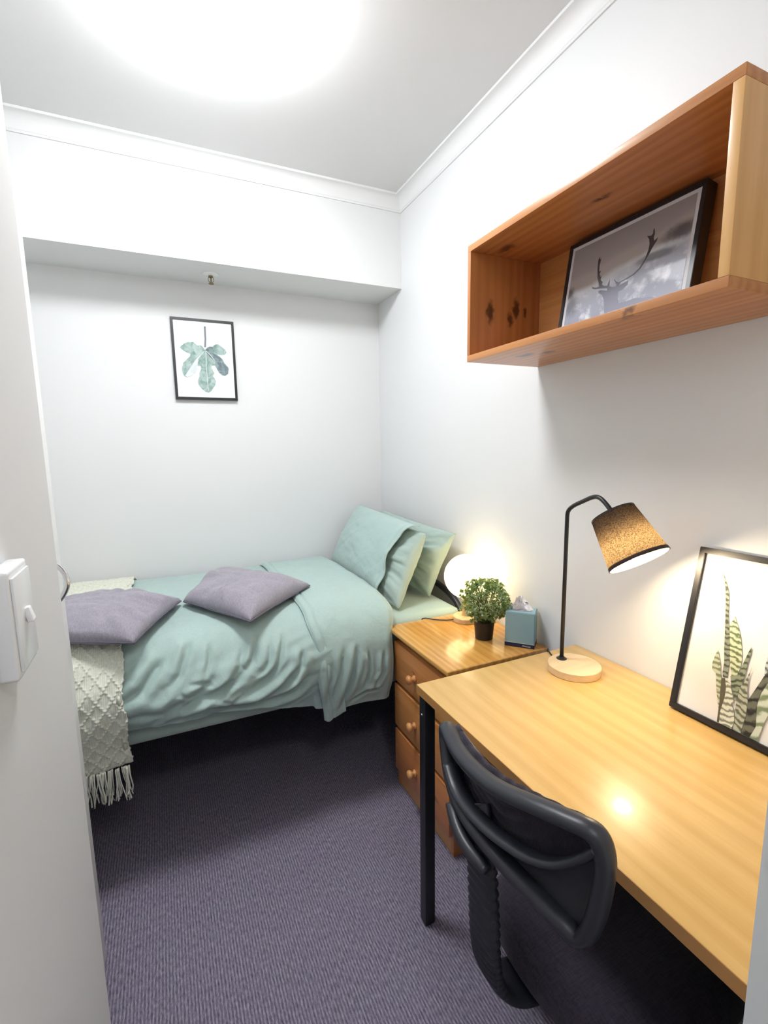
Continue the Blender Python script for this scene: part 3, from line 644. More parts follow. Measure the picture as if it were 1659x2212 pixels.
# fig leaf print: frame origin (print centre coordinates offset)
t = thing('framed_picture', 'small black-framed fig leaf print hung on the back wall above the bed', 'picture', (.2325, B, 1.62))
fr = (Vector((.087, B, 1.627)), Vector((1, 0, 0)), Vector((0, 0, 1)), Vector((0, -1, 0)))
pr = picture(fr, .291, .383, .0120, .0195, t, PAPER, .004)
leaf_a = wash('leaf_wash', (.17, .28, .24), (.42, .52, .50), 28, (.50, .58, .56))
leaf_d = wash('leaf_wash_dark', (.10, .13, .15), (.26, .33, .34), 30)
leaf_p = wash('leaf_wash_pale', (.58, .63, .64), (.70, .74, .75), 24)
stem_m = mat('stem_wash', (.17, .185, .21), .7)
fc = (Vector((.2325, B, 1.8185)), fr[1], fr[2], fr[3])
D0 = .0195 - .004 + .0004
flat_part('leaf', FIG['leaf'], fc, D0, leaf_a, pr, 'grey green watercolour fig leaf')
flat_part('leaf_shade', FIG['dark'], fc, D0 + .0003, leaf_d, pr); flat_part('leaf_shade', FIG['dark_top'], fc, D0 + .0003, leaf_d, pr)
flat_part('leaf_highlight', FIG['pale'], fc, D0 + .0003, leaf_p, pr)
for k in ('vein', 'vein.001', 'vein.002'): flat_part('vein', FIG[k], fc, D0 + .0006, leaf_p, pr)
flat_part('stem', [(a + (.0015 if i_ in (1, 2, 3) else -.0015), b) for i_, (a, b) in enumerate(FIG['stem'])], fc, D0 + .0003, stem_m, pr)
# ================= WALL SHELF =================
SX, SY0, SY1, SZ0, SZ1, ST = R - .2872, .5282, 1.2927, 1.6383, 1.9778, .019
t = thing('wall_shelf', 'open pine box shelf mounted on the right wall above the desk', 'shelf', (R, .91, SZ0))
mkbox('bottom_board', SX, R - .001, SY0, SY1, SZ0, SZ0 + ST, PINEB, t, .0015)
mkbox('top_board', SX, R - .001, SY0, SY1, SZ1 - ST, SZ1, PINEB, t, .0015)
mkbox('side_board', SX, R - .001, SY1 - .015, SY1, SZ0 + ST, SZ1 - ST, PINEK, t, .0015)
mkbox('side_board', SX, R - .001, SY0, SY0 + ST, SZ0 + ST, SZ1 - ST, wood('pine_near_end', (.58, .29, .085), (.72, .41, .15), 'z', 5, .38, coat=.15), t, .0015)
mkbox('back_panel', R - .014, R - .003, SY0 + ST, SY1 - .015, SZ0 + ST, SZ1 - ST, PINE, t)

# deer print leaning in the shelf
up = Vector((.045, 0, .275)).normalized(); nn = Vector((-up.z, 0, up.x))
fr = (Vector((1.082, 1.116, SZ0 + ST + .003)), Vector((0, -1, 0)), up, nn)
t = thing('framed_picture', 'black-framed deer photograph leaning inside the pine wall shelf', 'picture', (1.08, .92, SZ0 + ST))
def deer_bg():
    m = mat('deer_print_ink', (.4, .4, .42), .45, spec=.4); k = NT(m)
    o_, ux, uz, nz = fr
    rel = k.n('VectorMath', p_operation='SUBTRACT', i0=k.co.outputs['Object'], i1=tuple(o_)).outputs[0]
    U = k.n('VectorMath', p_operation='DOT_PRODUCT', i0=rel, i1=tuple(ux)).outputs['Value']
    V = k.n('VectorMath', p_operation='DOT_PRODUCT', i0=rel, i1=tuple(uz)).outputs['Value']
    P = k.n('CombineXYZ', X=U, Y=V).outputs[0]
    wob = k.n('TexNoise', Vector=P, Scale=7, Detail=3).outputs[0]
    # v coordinate bent by the hill line
    hill = k.n('MapRange', Value=U, From_Min=.10, From_Max=.40, To_Min=0, To_Max=.055).outputs[0]
    v2 = k.n('Math', p_operation='SUBTRACT', i0=k.n('Math', p_operation='MULTIPLY_ADD', i0=k.n('Math', p_operation='SUBTRACT', i0=wob, i1=.5).outputs[0], i1=.035, i2=V).outputs[0], i1=hill).outputs[0]
    c = k.ramp(k.n('MapRange', Value=v2, From_Min=.05, From_Max=.29).outputs[0],
               [(0, (.26, .28, .36)), (.25, (.36, .39, .47)), (.40, (.52, .56, .60)), (.46, (.36, .33, .31)), (.55, (.36, .33, .32)), (.62, (.30, .28, .285)), (1, (.27, .26, .275))])
    blob = k.n('TexNoise', Vector=P, Scale=22, Detail=5, Roughness=.6).outputs[0]
    low = k.n('MapRange', Value=v2, From_Min=.16, From_Max=.12).outputs[0]
    f = k.n('Math', p_operation='MULTIPLY', i0=low, i1=k.n('MapRange', Value=blob, From_Min=.5, From_Max=.66).outputs[0]).outputs[0]
    c = k.mix(f, c, (.62, .66, .72))
    for (cu, cv, ru, rv, a) in ((.345, .200, .055, .022, .85), (.018, .150, .026, .018, .8), (.29, .165, .06, .012, .6), (.04, .11, .03, .03, .5)):
        du = k.n('Math', p_operation='DIVIDE', i0=k.n('Math', p_operation='SUBTRACT', i0=U, i1=cu).outputs[0], i1=ru).outputs[0]
        dv = k.n('Math', p_operation='DIVIDE', i0=k.n('Math', p_operation='SUBTRACT', i0=V, i1=cv).outputs[0], i1=rv).outputs[0]
        d = k.n('VectorMath', p_operation='LENGTH', i0=k.n('CombineXYZ', X=du, Y=dv).outputs[0]).outputs['Value']
        d = k.n('Math', p_operation='MULTIPLY_ADD', i0=k.n('Math', p_operation='SUBTRACT', i0=blob, i1=.5).outputs[0], i1=1.2, i2=d).outputs[0]
        c = k.mix(k.n('MapRange', Value=d, From_Min=.35, From_Max=1.2, To_Min=a, To_Max=0, p_interpolation_type='SMOOTHSTEP').outputs[0], c, (.055, .05, .06))
    k.l(c, k.b.inputs['Base Color']); k.b.inputs['Coat Weight'].default_value = .08; k.b.inputs['Coat Roughness'].default_value = .05
    return m
WM = mat('white_mat_board', (.62, .62, .66), .5)
pr = picture(fr, .3895, .2925, .0115, 0, t, WM, .003, -.034, paper_label='white border around the photograph')
def rect(u0, u1, v0, v1): return [(u0, v0), (u1, v0), (u1, v1), (u0, v1)]
flat_part('photograph', rect(.0205, .3680, .0205, .2720), fr, -.0025, deer_bg(), pr, 'misty blue grey landscape photograph')
deer_m = mat('deer_ink', (.07, .06, .065), .45, spec=.4); k = NT(deer_m)
rel = k.n('VectorMath', p_operation='SUBTRACT', i0=k.co.outputs['Object'], i1=tuple(fr[0])).outputs[0]
V_ = k.n('VectorMath', p_operation='DOT_PRODUCT', i0=rel, i1=tuple(up)).outputs['Value']
k.l(k.ramp(k.n('MapRange', Value=V_, From_Min=.03, From_Max=.24).outputs[0], [(0, (.22, .235, .31)), (.40, (.20, .21, .27)), (.60, (.11, .11, .125)), (.72, (.045, .035, .04)), (1, (.045, .035, .04))]), k.b.inputs['Base Color'])
DP = [(min(max(a, .021), .3675), max(b, .021)) for a, b in DEER['deer']]
flat_part('deer', DP, fr, -.0021, deer_m, pr, 'dark antlered deer silhouette')

# ================= DESK =================
DX, DY0, DY1, DZ = .5884, .207, 1.0765, .735
t = thing('desk', 'oak-topped desk with black metal legs against the right wall', 'desk', (.88, .64, 0))
mkbox('desk_top', DX + .001, R - .003, DY0, DY1, DZ - .024, DZ, OAK, t, .0008)
mkbox('edge_band', DX, DX + .0012, DY0, DY1, DZ - .024, DZ - .0006, OAKE, t, label='darker front edge strip')
for x in (DX + .006, R - .045):
    for y in (DY1 - .036, DY0 + .004):
        bm = bmesh.new(); box(bm, x, x + .032, y, y + .032, .004, DZ - .024, .003, 2)
        lg = bm_obj('leg', bm, BLACKM, t); sharp(lg, 50)
        mkbox('foot', x + .002, x + .030, y + .002, y + .030, 0, .006, BLACKP, lg)
bm = bmesh.new()
box(bm, DX + .04, R - .05, DY1 - .033, DY1 - .007, DZ - .054, DZ - .0245, .002); box(bm, DX + .04, R - .05, DY0 + .007, DY0 + .033, DZ - .054, DZ - .0245, .002)
box(bm, DX + .040, DX + .064, DY0 + .036, DY1 - .037, DZ - .054, DZ - .0245, .002); box(bm, R - .042, R - .016, DY0 + .036, DY1 - .037, DZ - .054, DZ - .0245, .002)
bm_obj('under_frame', bm, BLACKM, t)
bm = bmesh.new(); lathe(bm, [(.0035, 0), (.0032, .002), (.001, .0028)], 10, Matrix.Translation((DX + .006, DY1 - .02, .655)) @ Matrix.Rotation(-math.pi / 2, 4, 'Y'))
bm_obj('screw', bm, CHROME, t, smooth=True)
mkbox('bracket', DX + .002, DX + .016, .642, .654, DZ - .040, DZ - .0243, PLASTW, t, .001, label='small white cable clip')

# snake plant print leaning on the wall
up = Vector((1.162 - 1.088, 0, 1.125 - .737)).normalized(); nn = Vector((-up.z, 0, up.x))
fr = (Vector((1.086, .7, DZ + .0052)), Vector((0, -1, 0)), up, nn)
t = thing('framed_picture', 'large black-framed snake plant print standing on the desk against the wall', 'picture', (1.09, .55, DZ))
pr = picture(fr, .300, .398, .0135, 0, t, mat('snake_paper', (.80, .79, .78), .45, spec=.3), .007, -.022)
def snake_mat(name, cd_, cl, ang, sc=26):
    m = mat(name, cl, .6, spec=.2); k = NT(m)
    v = k.mapped((1, 1, 1), rot=(math.radians(ang), 0, 0))
    ns = k.n('TexNoise', Vector=k.mapped((1, 1, 1)), Scale=40, Detail=3).outputs[0]
    wv = k.n('TexWave', Vector=v, Scale=sc, Distortion=5, Detail=3, Detail_Scale=2.5, p_bands_direction='Z').outputs['Fac']
    f = k.n('Math', p_operation='MULTIPLY_ADD', i0=ns, i1=.5, i2=wv).outputs[0]
    k.l(k.ramp(f, [(.38, cd_), (.72, cl), (1.0, tuple(min(1, x * 1.35) for x in cl))]), k.b.inputs['Base Color'])
    return m
sm = {'tall': snake_mat('snake_tall', (.075, .085, .07), (.20, .225, .18), 8), 'broad': snake_mat('snake_broad', (.14, .19, .10), (.46, .50, .36), -12),
      'small': snake_mat('snake_small', (.20, .23, .15), (.40, .43, .33), 4), 'sliver': mat('snake_sliver', (.10, .09, .06), .6),
      'low': snake_mat('snake_low', (.22, .24, .18), (.52, .54, .47), 14), 'centre': snake_mat('snake_centre', (.07, .09, .06), (.20, .23, .17), 20),
      'fork': snake_mat('snake_fork', (.13, .14, .11), (.33, .35, .28), -20), 'right_dark': snake_mat('snake_dark', (.035, .035, .03), (.11, .115, .09), 30, 14),
      'right_pale': snake_mat('snake_pale', (.20, .25, .15), (.44, .48, .40), 20, 12), 'far': snake_mat('snake_far', (.12, .13, .13), (.40, .42, .42), 10), 'far_tip': snake_mat('snake_far2', (.12, .16, .10), (.40, .44, .33), 10)}
for i, k_ in enumerate(['far_tip', 'far', 'tall', 'broad', 'small', 'centre', 'sliver', 'fork', 'right_pale', 'right_dark', 'low']):
    pts = [(min(max(a, .015), .285), max(b, .015)) for a, b in SNAKE[k_]]
    flat_part('leaf', pts, fr, -.007 + .0003 * (i + 1), sm[k_], pr)

# ================= BEDSIDE CHEST =================
CX, CY0, CY1, CZ = .765, 1.195, 1.638, .678
t = thing('bedside_chest', 'varnished pine bedside chest of three drawers between bed and desk', 'chest of drawers', (.97, 1.41, 0))
bm = bmesh.new(); box(bm, CX, R - .004, CY0, CY1, CZ - .019, CZ, .005, 3); o = bm_obj('top', bm, CHESTT, t); sharp(o, 50)
for y in (CY0 + .012, CY1 - .032): mkbox('side_panel', CX + .034, R - .012, y, y + .018, 0, CZ - .019, CHESTS, t, .001)
mkbox('back_panel', R - .03, R - .016, CY0 + .03, CY1 - .032, .02, CZ - .019, CHESTS, t)
mkbox('plinth', CX + .036, CX + .052, CY0 + .03, CY1 - .032, 0, .088, CHESTF, t)
mkbox('front_rail', CX + .036, CX + .052, CY0 + .03, CY1 - .032, CZ - .055, CZ - .019, CHESTF, t)
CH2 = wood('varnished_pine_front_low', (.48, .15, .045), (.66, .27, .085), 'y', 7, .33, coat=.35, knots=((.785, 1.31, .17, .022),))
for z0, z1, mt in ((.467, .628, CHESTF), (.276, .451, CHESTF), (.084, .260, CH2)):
    bm = bmesh.new(); box(bm, CX + .012, CX + .033, CY0 + .008, CY1 - .034, z0, z1, .004, 2)
    d = bm_obj('drawer_front', bm, mt, t); sharp(d, 50)
    zc = (z0 + z1) / 2 - .003
    bm = bmesh.new()
    lathe(bm, [(.0125, 0), (.0135, .003), (.0125, .006), (.0085, .008), (.007, .011), (.0085, .013), (.0135, .017), (.0165, .022), (.0165, .027), (.012, .032), (.004, .034)], 24,
          Matrix.Translation((CX + .012, 1.434, zc)) @ Matrix.Rotation(-math.pi / 2, 4, 'Y'))
    bm_obj('knob', bm, CHESTF, d, smooth=True)

# ================= GLOBE LAMP =================
GX, GY, GZ, GR = 1.075, 1.545, .862, .0885
t = thing('globe_lamp', 'glowing white globe table lamp on the bedside chest', 'lamp', (GX, GY, CZ))
bm = bmesh.new(); lathe(bm, [(.050, 0), (.052, .002), (.052, .019), (.049, .022), (.018, .023), (.016, .03), (.016, .10)], 40, Matrix.Translation((GX, GY, CZ))); bm_obj('base', bm, ASH, t, auto=30)
gm = bpy.data.materials.new('globe_glow'); gm.use_nodes = True
g = NT(gm); g.b.inputs['Base Color'].default_value = (.9, .85, .7, 1)
nz = g.n('TexNoise', Vector=g.mapped((1, 1, 1)), Scale=75, Detail=4, Roughness=.7).outputs[0]
g.l(g.ramp(nz, [(.38, (1, .66, .24)), (.6, (1, .84, .52))]), g.b.inputs['Emission Color'])
g.l(g.n('MapRange', Value=nz, From_Min=.3, From_Max=.7, To_Min=GLOBE * .10, To_Max=GLOBE * 1.2).outputs[0], g.b.inputs['Emission Strength'])
bm = bmesh.new(); pr_ = [(GR * math.sin(a), -GR * math.cos(a)) for a in np.linspace(.18, math.pi - .02, 28)]
lathe(bm, pr_, 48, Matrix.Translation((GX, GY, GZ))); bm_obj('globe', bm, gm, t, smooth=True, label='glowing mottled white globe')
bm = bmesh.new(); tube(bm, smooth_path([(GX - .045, GY + .018, CZ + .006), (1.00, 1.575, CZ + .004), (.965, 1.60, CZ + .004), (.935, 1.632, CZ + .004), (.925, 1.643, CZ - .004), (.925, 1.645, CZ - .03)], 6), .0024, 8)
bm_obj('cable', bm, BLACKP, t, smooth=True, label='thin black cable')

# ================= DESK LAMP =================
t = thing('desk_lamp', 'black arched desk lamp with tapered fabric shade on a round wooden base', 'lamp', (1.03, .946, DZ))
bm = bmesh.new(); lathe(bm, [(.070, 0), (.072, .0015), (.072, .0205), (.0705, .022)], 56, Matrix.Translation((1.03, .944, DZ))); bm_obj('base', bm, ASH, t, auto=30, label='pale round wooden base')
bm = bmesh.new(); lathe(bm, [(.0145, 0), (.0145, .0015), (.0085, .003), (.008, .007), (.0065, .0075)], 24, Matrix.Translation((1.023, .985, DZ + .022))); bm_obj('collar', bm, BLACKM, t, auto=30)
ST_, SB_ = Vector((1.0, .819, 1.208)), Vector((1.005, .743, 1.1036))
ax = (SB_ - ST_).normalized()
pth = [(1.023, .985, DZ + .025), (1.023, .985, 1.00), (1.023, .985, 1.165)] 
ptp = smooth_path([(1.023, .985, 1.165), (1.022, .982, 1.192), (1.019, .962, 1.210), (1.014, .925, 1.227), (1.008, .890, 1.241), (1.004, .868, 1.244), (1.001, .848, 1.236), tuple(ST_ - ax * .012), tuple(ST_ + ax * .012)], 7)
bm = bmesh.new(); tube(bm, [Vector(p) for p in pth[:2]] + ptp, .0058, 12); bm_obj('stem', bm, BLACKM, t, smooth=True, label='bent black metal stem')
Rm = ax.to_track_quat('Z', 'X').to_matrix().to_4x4(); Rm.translation = ST_
SH = (SB_ - ST_).length
shm = bpy.data.materials.new('shade_fabric'); shm.use_nodes = True
s = NT(shm); s.t.nodes.remove(s.b)
nz = s.n('TexNoise', Vector=s.mapped((1, 1, 1)), Scale=380, Detail=3, Roughness=.6, Distortion=1.0).outputs[0]
tr = s.n('BsdfTranslucent', Color=s.ramp(nz, [(.38, (.13, .085, .045)), (.64, (.62, .46, .28))]))
df = s.n('BsdfDiffuse', Color=(.022, .018, .022, 1))
bmp = s.n('Bump', Height=nz, Strength=.5, Distance=.001); s.l(bmp.outputs[0], df.inputs['Normal'])
mx = s.n('MixShader', Fac=.24); s.l(df.outputs[0], mx.inputs[1]); s.l(tr.outputs[0], mx.inputs[2]); s.l(mx.outputs[0], s.t.nodes['Material Output'].inputs[0])
lin = bpy.data.materials.new('shade_liner'); lin.use_nodes = True
s = NT(lin); s.t.nodes.remove(s.b)
tr = s.n('BsdfTranslucent', Color=(.75, .70, .60, 1)); df = s.n('BsdfDiffuse', Color=(.42, .41, .41, 1))
mx = s.n('MixShader', Fac=.35); s.l(df.outputs[0], mx.inputs[1]); s.l(tr.outputs[0], mx.inputs[2]); s.l(mx.outputs[0], s.t.nodes['Material Output'].inputs[0])
rt, rb = .0525, .0705
bm = bmesh.new(); lathe(bm, [(rt, 0), (rb, SH)], 64, Rm, cap=False)
sh = bm_obj('lamp_shade', bm, shm, t, smooth=True, label='tapered black fabric shade lit from inside')
bm = bmesh.new(); lathe(bm, [(rt - .0015, .001), (rb - .0015, SH)], 64, Rm, cap=False); bm_obj('liner', bm, lin, sh, smooth=True, label='white inner lining')
bm = bmesh.new(); lathe(bm, [(rt + .0006, 0), (rt + .0009, .003), (rt + .0005, .003), (rt - .001, .001)], 64, Rm, cap=False); lathe(bm, [(rt, .0005), (.006, .0005)], 64, Rm, cap=False)
bm_obj('top_plate', bm, BLACKP, sh)
bm = bmesh.new()
k1 = (SH - .0085) / SH
lathe(bm, [(rt + (rb - rt) * k1 + .0004, SH - .0085), (rt + (rb - rt) * k1 + .0010, SH - .008), (rb + .0010, SH), (rb - .001, SH + .0004), (rb - .0022, SH - .002)], 64, Rm, cap=False)
bm_obj('trim_band', bm, mat('shade_binding', (.03, .015, .013), .8), sh, smooth=True)
bm = bmesh.new(); lathe(bm, [(.014, .0), (.015, .030), (.026, .050), (.0275, .072), (.0265, .072), (.0245, .052), (.001, .049)], 20, Rm); bm_obj('socket_baffle', bm, BLACKP, t, auto=30)  # unseen socket, its wide cup added to keep bulb light off the shade's top
BULB = ST_ + ax * .099
Bm = Rm.copy(); Bm.translation = BULB
bm = bmesh.new(); lathe(bm, [(.010, -.040), (.012, -.030)] + [(.0235 * math.sin(a), -.0235 * math.cos(a)) for a in np.linspace(.75, math.pi - .02, 14)], 24, Bm)
bm_obj('bulb', bm, emis('warm_bulb', (1, .80, .52), 90 * BULB_W), t, smooth=True, label='glowing warm bulb')
bm = bmesh.new(); tube(bm, smooth_path([(1.03, 1.012, DZ + .006), (1.044, 1.044, DZ + .003), (1.06, 1.075, DZ + .003), (1.075, 1.092, DZ - .004), (1.08, 1.10, DZ - .05), (1.085, 1.11, DZ - .3), (1.09, 1.115, .05)], 6), .0024, 8)
bm_obj('cable', bm, BLACKP, t, smooth=True, label='thin black cable')

# ================= POTTED PLANT =================
PX, PY = 1.032, 1.368
t = thing('potted_plant', 'small bushy green plant in a black pot on the bedside chest', 'plant', (PX, PY, CZ))
bm = bmesh.new(); lathe(bm, [(.0305, 0), (.0315, .001), (.0375, .062), (.039, .063), (.039, .068), (.036, .068), (.035, .058), (.002, .057)], 40, Matrix.Translation((PX, PY, CZ)))
bm_obj('pot', bm, mat('pot_plastic', (.012, .010, .010), .4), t, auto=30, label='black plastic pot')
bm = bmesh.new(); lathe(bm, [(.034, .0575), (.033, .061), (.001, .063)], 24, Matrix.Translation((PX, PY, CZ))); bm_obj('soil', bm, mat('soil', (.03, .02, .012), .95), t, smooth=True)
lf = mat('frosted_leaf', (.16, .27, .10), .55, spec=.3); k = NT(lf)
ns = k.n('TexNoise', Vector=k.mapped((1, 1, 1)), Scale=55, Detail=2).outputs[0]
k.l(k.ramp(ns, [(.36, (.13, .22, .085)), (.50, (.27, .40, .20)), (.62, (.62, .72, .56))]), k.b.inputs['Base Color'])
k.b.inputs['Subsurface Weight'].default_value = 0
# light passes through the thin leaves
tr = k.n('BsdfTranslucent', Color=(.60, .70, .22, 1)); mx = k.n('MixShader', Fac=.35)
k.l(k.b.outputs[0], mx.inputs[1]); k.l(tr.outputs[0], mx.inputs[2]); k.l(mx.outputs[0], k.t.nodes['Material Output'].inputs[0])
rr = random.Random(11); bm = bmesh.new(); stb = bmesh.new()
CC = Vector((PX + .002, PY, CZ + .138))
def leaflet(b, base, d, side, L, W):
    n_ = d.cross(side).normalized() * L * .12
    pts = [base, base + d * L * .45 + side * W, base + d * L + n_, base + d * L * .45 - side * W]
    v = [b.verts.new(p) for p in pts]; m_ = b.verts.new(base + d * L * .5 - n_)
    for i in range(4): b.faces.new((v[i], v[(i + 1) % 4], m_))
for i in range(520):
    z = rr.uniform(-.75, 1); a = rr.uniform(0, 2 * math.pi); q = math.sqrt(max(0, 1 - z * z))
    d = Vector((q * math.cos(a), q * math.sin(a), z))
    rad = rr.uniform(.55, 1.0) ** .6 * .088 * (1 + .10 * math.sin(5 * a + 3 * z)) * (.9 if z < -.3 else 1)
    tip = CC + Vector((d.x, d.y, d.z * 1.02)) * rad
    if tip.z < CZ + .055 and math.hypot(tip.x - PX, tip.y - PY) < .045: continue
    o_ = Vector((PX, PY, CZ + .06)) + Vector((rr.uniform(-.02, .02), rr.uniform(-.02, .02), 0))
    if tip.z < CZ + .05: tip.z = CZ + .05 + rr.uniform(0, .02)
    if tip.x > R - .02: continue
    if i % 3 == 0: tube(stb, [o_, o_.lerp(tip, .5) + Vector((0, 0, .012)), tip], .0007, 4)
    g_ = (d + Vector((rr.uniform(-.5, .5), rr.uniform(-.5, .5), rr.uniform(-.3, .5)))).normalized()
    sd = g_.cross(Vector((rr.random(), rr.random(), rr.random()))).normalized(); u2_ = g_.cross(sd)
    for s_ in range(2):
        bb = tip - g_ * (.007 * s_)
        for kx in range(5):
            th = (kx - 2) * .55
            dd_ = (g_ * math.cos(th) + sd * math.sin(th)).normalized(); ss = (sd * math.cos(th) - g_ * math.sin(th)).normalized()
            leaflet(bm, bb, (dd_ + u2_ * rr.uniform(-.3, .3)).normalized(), ss, rr.uniform(.008, .0125), rr.uniform(.0020, .0032))
        sd, u2_ = u2_, sd
bm_obj('foliage', bm, lf, t, kind='stuff', label='dense tiny frosted green leaves')
bm_obj('stems', stb, mat('plant_stem', (.10, .16, .05), .7), t, kind='stuff')

# ================= TISSUE BOX =================
A_ = Vector((1.056, 1.280, CZ)); du = Vector((.655, -.756, 0)).normalized(); dw = Vector((.756, .655, 0)).normalized()
TW, TD, THT = .100, .072, .126
t = thing('tissue_box', 'pale blue cube tissue box with a tissue sticking out, on the bedside chest', 'tissue box', tuple(A_))
frb = (A_, du, Vector((0, 0, 1)), -dw)
tb = mat('tissue_card', (.235, .385, .43), .5); k = NT(tb)
wv = k.n('TexWave', Vector=k.mapped((1, 1, 1)), Scale=110, Distortion=1.5, Detail=2, p_bands_direction='Z').outputs['Fac']
nsb = k.n('TexNoise', Vector=k.mapped((1, 1, 1)), Scale=30, Detail=2).outputs[0]
k.l(k.mix(k.n('Math', p_operation='MULTIPLY', i0=wv, i1=.35).outputs[0], (.255, .41, .455), (.36, .52, .56)), k.b.inputs['Base Color'])
k.bump(wv, .1, .001)
bm = bmesh.new(); oriented_box(bm, frb, 0, TW, 0, THT, -TD, 0, .002); bx_ = bm_obj('carton', bm, tb, t); sharp(bx_, 50)
navy = mat('navy_print', (.012, .02, .06), .45)
bm = bmesh.new(); oriented_box(bm, frb, -.0004, TW + .0004, .0008, .0150, -TD - .0004, .0004); bm_obj('label_band', bm, navy, bx_, label='navy band around the bottom')
bm = bmesh.new(); oriented_box(bm, frb, -.0005, TW + .0005, .0150, .0160, -TD - .0005, .0005); bm_obj('label_line', bm, PLASTW, bx_)
fc_ = bpy.data.curves.new('lettering', 'FONT'); fc_.body = 'Kleenex'; fc_.size = .0085; fc_.extrude = .0001; fc_.shear = .2
fo_ = bpy.data.objects.new('lettering_source', fc_); C.objects.link(fo_)
bpy.context.view_layer.update()
me = bpy.data.meshes.new_from_object(fo_.evaluated_get(bpy.context.evaluated_depsgraph_get()))
C.objects.unlink(fo_); bpy.data.objects.remove(fo_)
Mt = Matrix(((du.x, 0, -dw.x, 0), (du.y, 0, -dw.y, 0), (0, 1, 0, 0), (0, 0, 0, 1))); Mt.translation = A_ + du * .060 + Vector((0, 0, .0045)) - dw * .0007
me.transform(Mt); me.materials.clear(); me.name = 'lettering'
mesh_obj('lettering', me, PLASTW, bx_, label='small white brand lettering on the navy band')
# oval opening and the tissue
oc = A_ + du * (TW * .5) + dw * (TD * .5) + Vector((0, 0, THT))
bm = bmesh.new(); ring = []
for i in range(32):
    a = i / 32 * 2 * math.pi; ring.append(bm.verts.new(oc + du * (.036 * math.cos(a)) + dw * (.020 * math.sin(a)) + Vector((0, 0, .0006))))
bm.faces.new(ring); bm_obj('opening', bm, mat('opening_film', (.30, .29, .31), .3), bx_)
n = 70; uu, vv = np.meshgrid(np.linspace(-1, 1, n), np.linspace(0, 1, n), indexing='ij')
ft = (1 - vv) * .85 + .35
px_ = uu * .036 * ft * (1 + .25 * vv) - .010 * vv
py_ = .010 * np.sin(uu * 6 + 1 + vv * 2) * (1 - .3 * vv) + .020 * vv * np.sin(uu * 2.2 + .6) + .006 * fbm(uu * 5, vv * 5, 5)
pz_ = vv * (.052 - .016 * uu ** 2 + .010 * vnoise(uu * 3 + 4, uu * 0, 6)) + .010 * vv * fbm(uu * 4, vv * 4, 9) - .008 * sstep(.6, 1, vv) * np.abs(uu) - .004
PT = np.array(oc) + px_[..., None] * np.array(du) + py_[..., None] * np.array(dw) + pz_[..., None] * np.array([0, 0, 1.])
mesh_obj('tissue', grid_mesh('tissue', PT), mat('tissue_paper', (.85, .83, .85), .8), t, label='crumpled white tissue')

# ================= OFFICE CHAIR =================
t = thing('desk_chair', 'black plastic-backed office chair pushed in at the desk', 'chair', (.72, .58, 0))
PL = mat('black_chair_plastic', (.022, .023, .032), .38, spec=.45); k = NT(PL)
k.bump(k.n('TexNoise', Vector=k.mapped((1, 1, 1)), Scale=700, Detail=2).outputs[0], .12, .0006)
PF = fabric('charcoal_chair_fabric', (.035, .028, .045), (.018, .014, .024), 350, .6)
rim = [(.5, .784, .798), (.475, .688, .807), (.46, .585, .821), (.45, .496, .845), (.455, .437, .858), (.47, .403, .859), (.49, .39, .83), (.5, .391, .783), (.5, .399, .728), (.495, .414, .688), (.47, .445, .692), (.46, .502, .702), (.46, .57, .706), (.475, .672, .704), (.485, .726, .716), (.495, .767, .747)]
# even the chair out: same outline, level top
rimP = smooth_path(rim, 6, closed=True)
def curve_x(y): return .452 + 1.05 * (y - .585) ** 2
bm = bmesh.new()
tube(bm, [Vector((curve_x(p.y) + .006, p.y, p.z)) for p in rimP], .0125, 12, closed=True, up=(1, 0, 0), rad2=.017)
bk = bm_obj('backrest', bm, PL, t, smooth=True, label='black moulded plastic backrest loop')
mid = smooth_path([(.49, .745, .742), (.48, .690, .726), (.465, .610, .735), (.457, .540, .748), (.457, .486, .762), (.462, .445, .785), (.475, .412, .820), (.48, .396, .842)], 6)
bm = bmesh.new(); tube(bm, [Vector((curve_x(p.y) + .004, p.y, p.z)) for p in mid], .0075, 10, up=(1, 0, 0), rad2=.016)
bm_obj('handle_bar', bm, PL, bk, smooth=True)
# lower shell between the handle bar and the bottom of the loop
def lerp_curve(cv, n):
    L = [0]
    for a, b in zip(cv, cv[1:]): L.append(L[-1] + (b - a).length)
    return [Vector([float(np.interp(L[-1] * i / (n - 1), L, [p[j] for p in cv])) for j in range(3)]) for i in range(n)]
botc = lerp_curve([Vector(p) for p in [(.49, .755, .735), (.485, .720, .712), (.475, .665, .700), (.46, .57, .700), (.46, .502, .697), (.47, .445, .688), (.495, .408, .70)]], 40)
midc = lerp_curve(mid, 40)
Q = np.zeros((40, 14, 3))
for i in range(40):
    for j in range(14):
        w_ = j / 13; p = botc[i].lerp(midc[i], w_)
        Q[i, j] = (curve_x(p.y) + .012 + .010 * math.sin(math.pi * w_), p.y, p.z)
me = grid_mesh('lower_shell', Q); o = mesh_obj('lower_shell', me, PL, bk); md = o.modifiers.new('thickness', 'SOLIDIFY'); md.thickness = .006
